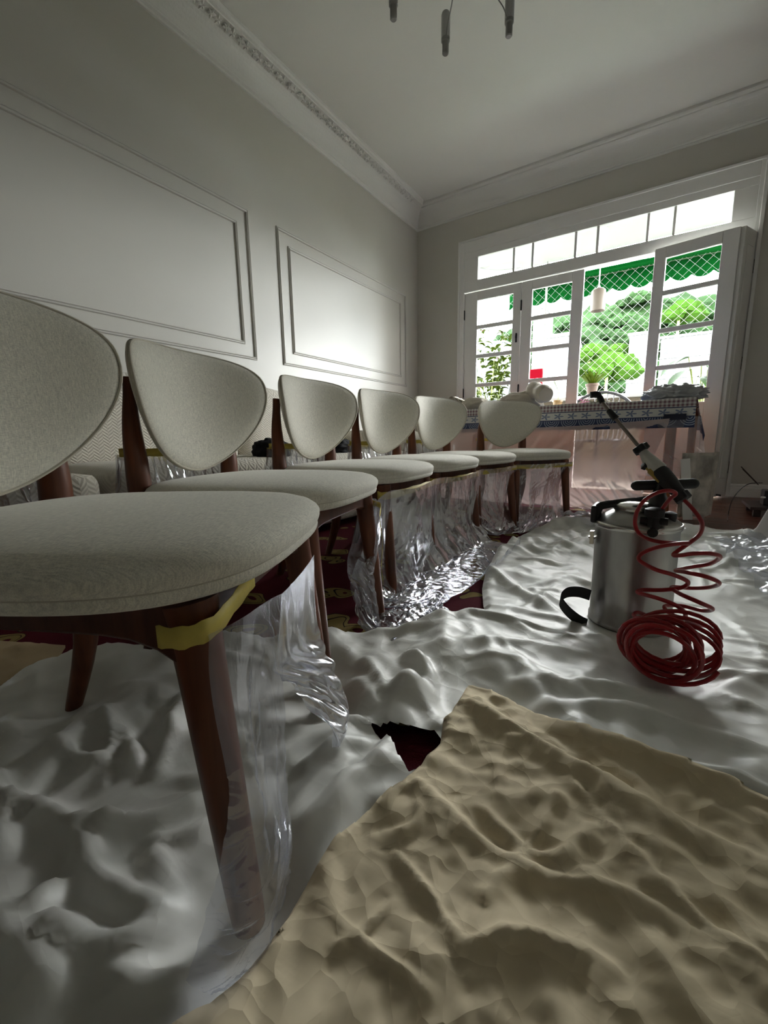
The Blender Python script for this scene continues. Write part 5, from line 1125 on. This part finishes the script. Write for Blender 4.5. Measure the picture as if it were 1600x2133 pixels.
# nearest chair: sheet wrapped round its front leg down to the floor
film([[(434, 1322, .188), (500, 1290, .215), (560, 1250, .28), (588, 1236, .32)],
      [(436, 1400, .176), (500, 1400, .196), (560, 1390, .27), (594, 1370, .33)],
      [(455, 1530, .170), (515, 1540, .184), (565, 1540, .26), (600, 1520, .33)],
      [(478, 1680, .166), (530, 1700, .178), (570, 1700, .21), (606, 1690, .31)],
      [(440, 1850, .166), (530, 1860, .178), (580, 1840, .205), (604, 1800, .28)],
      [(385, 2050), (470, 2065), (550, 1990), (598, 1850)]], 90, 170, .006, .14, 3, M['filmc'],
     'clear plastic sheet wrapped around the front leg of the nearest chair down to the floor', pin='both', iters=16, g=.00005, scale=22, group=G)
film([[(586, 1238, .325), (610, 1215, .38), (640, 1180, .45), (655, 1155, .49)],
      [(600, 1300, .36), (625, 1290, .41), (655, 1265, .46), (675, 1245, .50)],
      [(622, 1360, .41), (650, 1350, .45), (690, 1335, .49), (715, 1330, .53)],
      [(632, 1395, .43), (670, 1400, .46), (712, 1395, .50), (742, 1380, .545)],
      [(668, 1425, .45), (690, 1440, .465), (718, 1440, .49), (742, 1425, .52)],
      [(700, 1475, .46), (708, 1485, .465), (716, 1492, .475), (724, 1480, .49)]], 70, 100, .02, .5, 9, M['filmm'],
     'milky plastic hanging in a small bag from the side of the nearest seat', iters=40, scale=15, group=G)
# big sheet from the second to the fourth chair, falling to a point on the floor
film([[chw(1, .245, .17, .370), chw(2, .245, -.20, .378), chw(2, .25, .0, .366), chw(2, .245, .19, .378), chw(3, .25, -.18, .378), chw(3, .25, .0, .366), chw(3, .245, .20, .385)],
      [(742, 1140, 1.0), (800, 1125, 1.12), (860, 1110, 1.3), (920, 1095, 1.55), (970, 1070, 1.80), (1005, 1045, 2.02)],
      [(752, 1225, .99), (800, 1215, 1.05), (860, 1200, 1.18), (920, 1165, 1.42), (980, 1130, 1.7), (1035, 1085, 2.05)],
      [(772, 1318, .99), (800, 1312, 1.02), (860, 1285, 1.08), (930, 1245, 1.2), (1010, 1180, 1.45), (1085, 1118, 1.95)]], 190, 110, .012, .38, 14, M['film'],
     'large clear plastic sheet hanging from the third and fourth chair seats to the floor', pin='both', iters=60, scale=7, group=G)
film([[(765, 1318, .99), (800, 1312, 1.02), (860, 1285, 1.10), (930, 1245, 1.25)], [(775, 1335, .97), (815, 1330, .99), (870, 1310, 1.03), (925, 1275, 1.13)], [(785, 1355), (820, 1358), (868, 1338), (900, 1300)]], 80, 46, .08, 1.3, 19, M['film'],
     'crumpled clump of clear plastic on the floor in front of the second and third chairs', pin='both', iters=50, scale=26, group=G)
# second chair: loose corner round its front leg
film([[chw(1, .17, .225, .375), chw(1, .225, .218, .370), chw(1, .24, .16, .366)], [(722, 1130, .93), (745, 1140, .935), (775, 1140, .95)], [(735, 1220, .93), (755, 1235, .92), (790, 1230, .95)], [(765, 1325), (780, 1335), (800, 1335)]], 40, 110, .04, .7, 23, M['film'],
     'narrow clear plastic sheet hanging round the front leg of the second chair', iters=40, scale=20, group=G)
# fifth and sixth chair
film([[chw(3, .245, .20, .375), chw(4, .242, -.18, .378), chw(4, .246, .0, .372), chw(4, .242, .19, .378)],
      [(1004, 1045, 2.05), (1020, 1050, 2.2), (1045, 1045, 2.35), (1070, 1040, 2.5)], [(1010, 1108), (1035, 1115), (1070, 1110), (1100, 1105)]], 80, 60, .02, .4, 31, M['film'],
     'clear plastic sheet stretched in front of the legs of the fifth chair', pin='both', iters=40, scale=9, group=G)
film([[chw(5, .242, -.2, .378), chw(5, .246, .0, .374), chw(5, .242, .2, .380)], [(1082, 1045, 2.62), (1130, 1040, 2.8), (1178, 1025, 3.0)], [(1085, 1110), (1140, 1098), (1200, 1086), (1245, 1083)]], 90, 60, .02, .4, 37, M['film'],
     'clear plastic sheet stretched in front of the legs of the last chair', pin='both', iters=40, scale=9, group=G)
# sheets taped between the rear posts
BL = ['nearest', 'second', 'third', 'fourth', 'fifth']
for i in range(5):
    s = 1.0
    film([[chw(i, XM - .034, -WR - .03, .52), chw(i, XM - .036, 0, .515), chw(i, XM - .04, WR + .035, .53)],
          [chw(i, XM - .02, -WR - .05, .47), chw(i, XM - .0, 0, .455), chw(i, XM - .03, WR + .07, .46)],
          [chw(i, XM - .02, -WR - .06, .405), chw(i, XM + .0, 0, .40), chw(i, XM - .03, WR + .10, .40)]], 60, 34, .06, 1.0, 50 + i * 3, M['film'],
         'clear plastic sheet taped between the rear posts of the %s chair below its backrest' % BL[i], iters=30, scale=20, group=G)
# table front
film([[Vector((-1.66, TY0 - .034, .615)), Vector((-1.1, TY0 - .036, .605)), Vector((-.5, TY0 - .036, .61)), Vector((.03, TY0 - .04, .64))],
      [Vector((-1.66, TY0 - .03, .35)), Vector((-1.1, TY0 - .05, .35)), Vector((-.5, TY0 - .06, .35)), wy(1345, 960, TY0 - .05)],
      [Vector((-1.66, TY0 - .08, .02)), Vector((-1.1, TY0 - .12, .02)), Vector((-.5, TY0 - .14, .02)), wz(1330, 1085, .02)]], 120, 60, .01, .30, 77, M['filmt'],
     'milky plastic sheet hanging over the front of the long table down to the floor', pin='both', iters=30, scale=4, name='table_plastic')
film([[wy(1345, 878, TY0 - .03), wy(1395, 872, TY0 - .03), wy(1462, 866, TY0 - .02)], [wy(1340, 930, TY0 - .04), wy(1400, 930, TY0 - .03), wy(1472, 930, TY0 + .0)], [wy(1350, 975, TY0 - .04), wy(1400, 980, TY0 - .03), wy(1470, 975, TY0)]], 60, 50, .03, .6, 83, M['film'],
     'clear plastic flap hanging from the right end of the table beside the wooden legs', iters=30, scale=12, name='table_plastic')
# crumpled film lying on the drop cloth at the right
def film_on_floor(name, poly_px, m, label, seed, step=.010, amp=.03):
    pl_ = W2(poly_px, .04); xs = [p[0] for p in pl_]; ys = [p[1] for p in pl_]; x0, x1, y0, y1 = min(xs), max(xs), min(ys), max(ys)
    gx, gy = np.meshgrid(np.arange(x0, x1, step), np.arange(y0, y1, step)); U, ux0, uy0, us = WZ
    fi = np.clip(((gx - ux0) / us), 0, U.shape[1] - 1).astype(int); fj = np.clip(((gy - uy0) / us), 0, U.shape[0] - 1).astype(int); base = U[fj, fi] + .006
    z = base + amp * np.abs(fbm(gx * 12, gy * 12, 3, seed)) * 2 + .006
    for q in range(5):
        th = q * .7; u_ = (gx * math.cos(th) + gy * math.sin(th)) / .08 + 1.4 * fbm(gx * 9 + q, gy * 9, 2, seed + q); z = z + .010 * (1 - np.abs(2 * (u_ % 1) - 1)) ** 1.3 * np.clip(2.4 * vnoise(gx * 11 + q * 3, gy * 11, seed + 5 + q) - .8, 0, 1)
    X = np.stack([gx, gy, z], -1); mask = inside(gx, gy, pl_); return grid_mesh(name, X, mask, m, label=label, category='plastic sheet')
film_on_floor('loose_plastic', [(1476, 1128), (1500, 1140), (1560, 1118), (1640, 1125), (1800, 1200), (1700, 1300), (1600, 1254), (1545, 1205), (1505, 1165), (1490, 1148)], M['film'], 'crumpled clear plastic lying on the white drop cloth at the right edge', 5)
film_on_floor('loose_plastic', [(1165, 1080), (1200, 1078), (1250, 1075), (1262, 1092), (1235, 1105), (1195, 1096)], M['film'], 'small crumpled end of plastic on the floor between the last chair and the tank', 8)
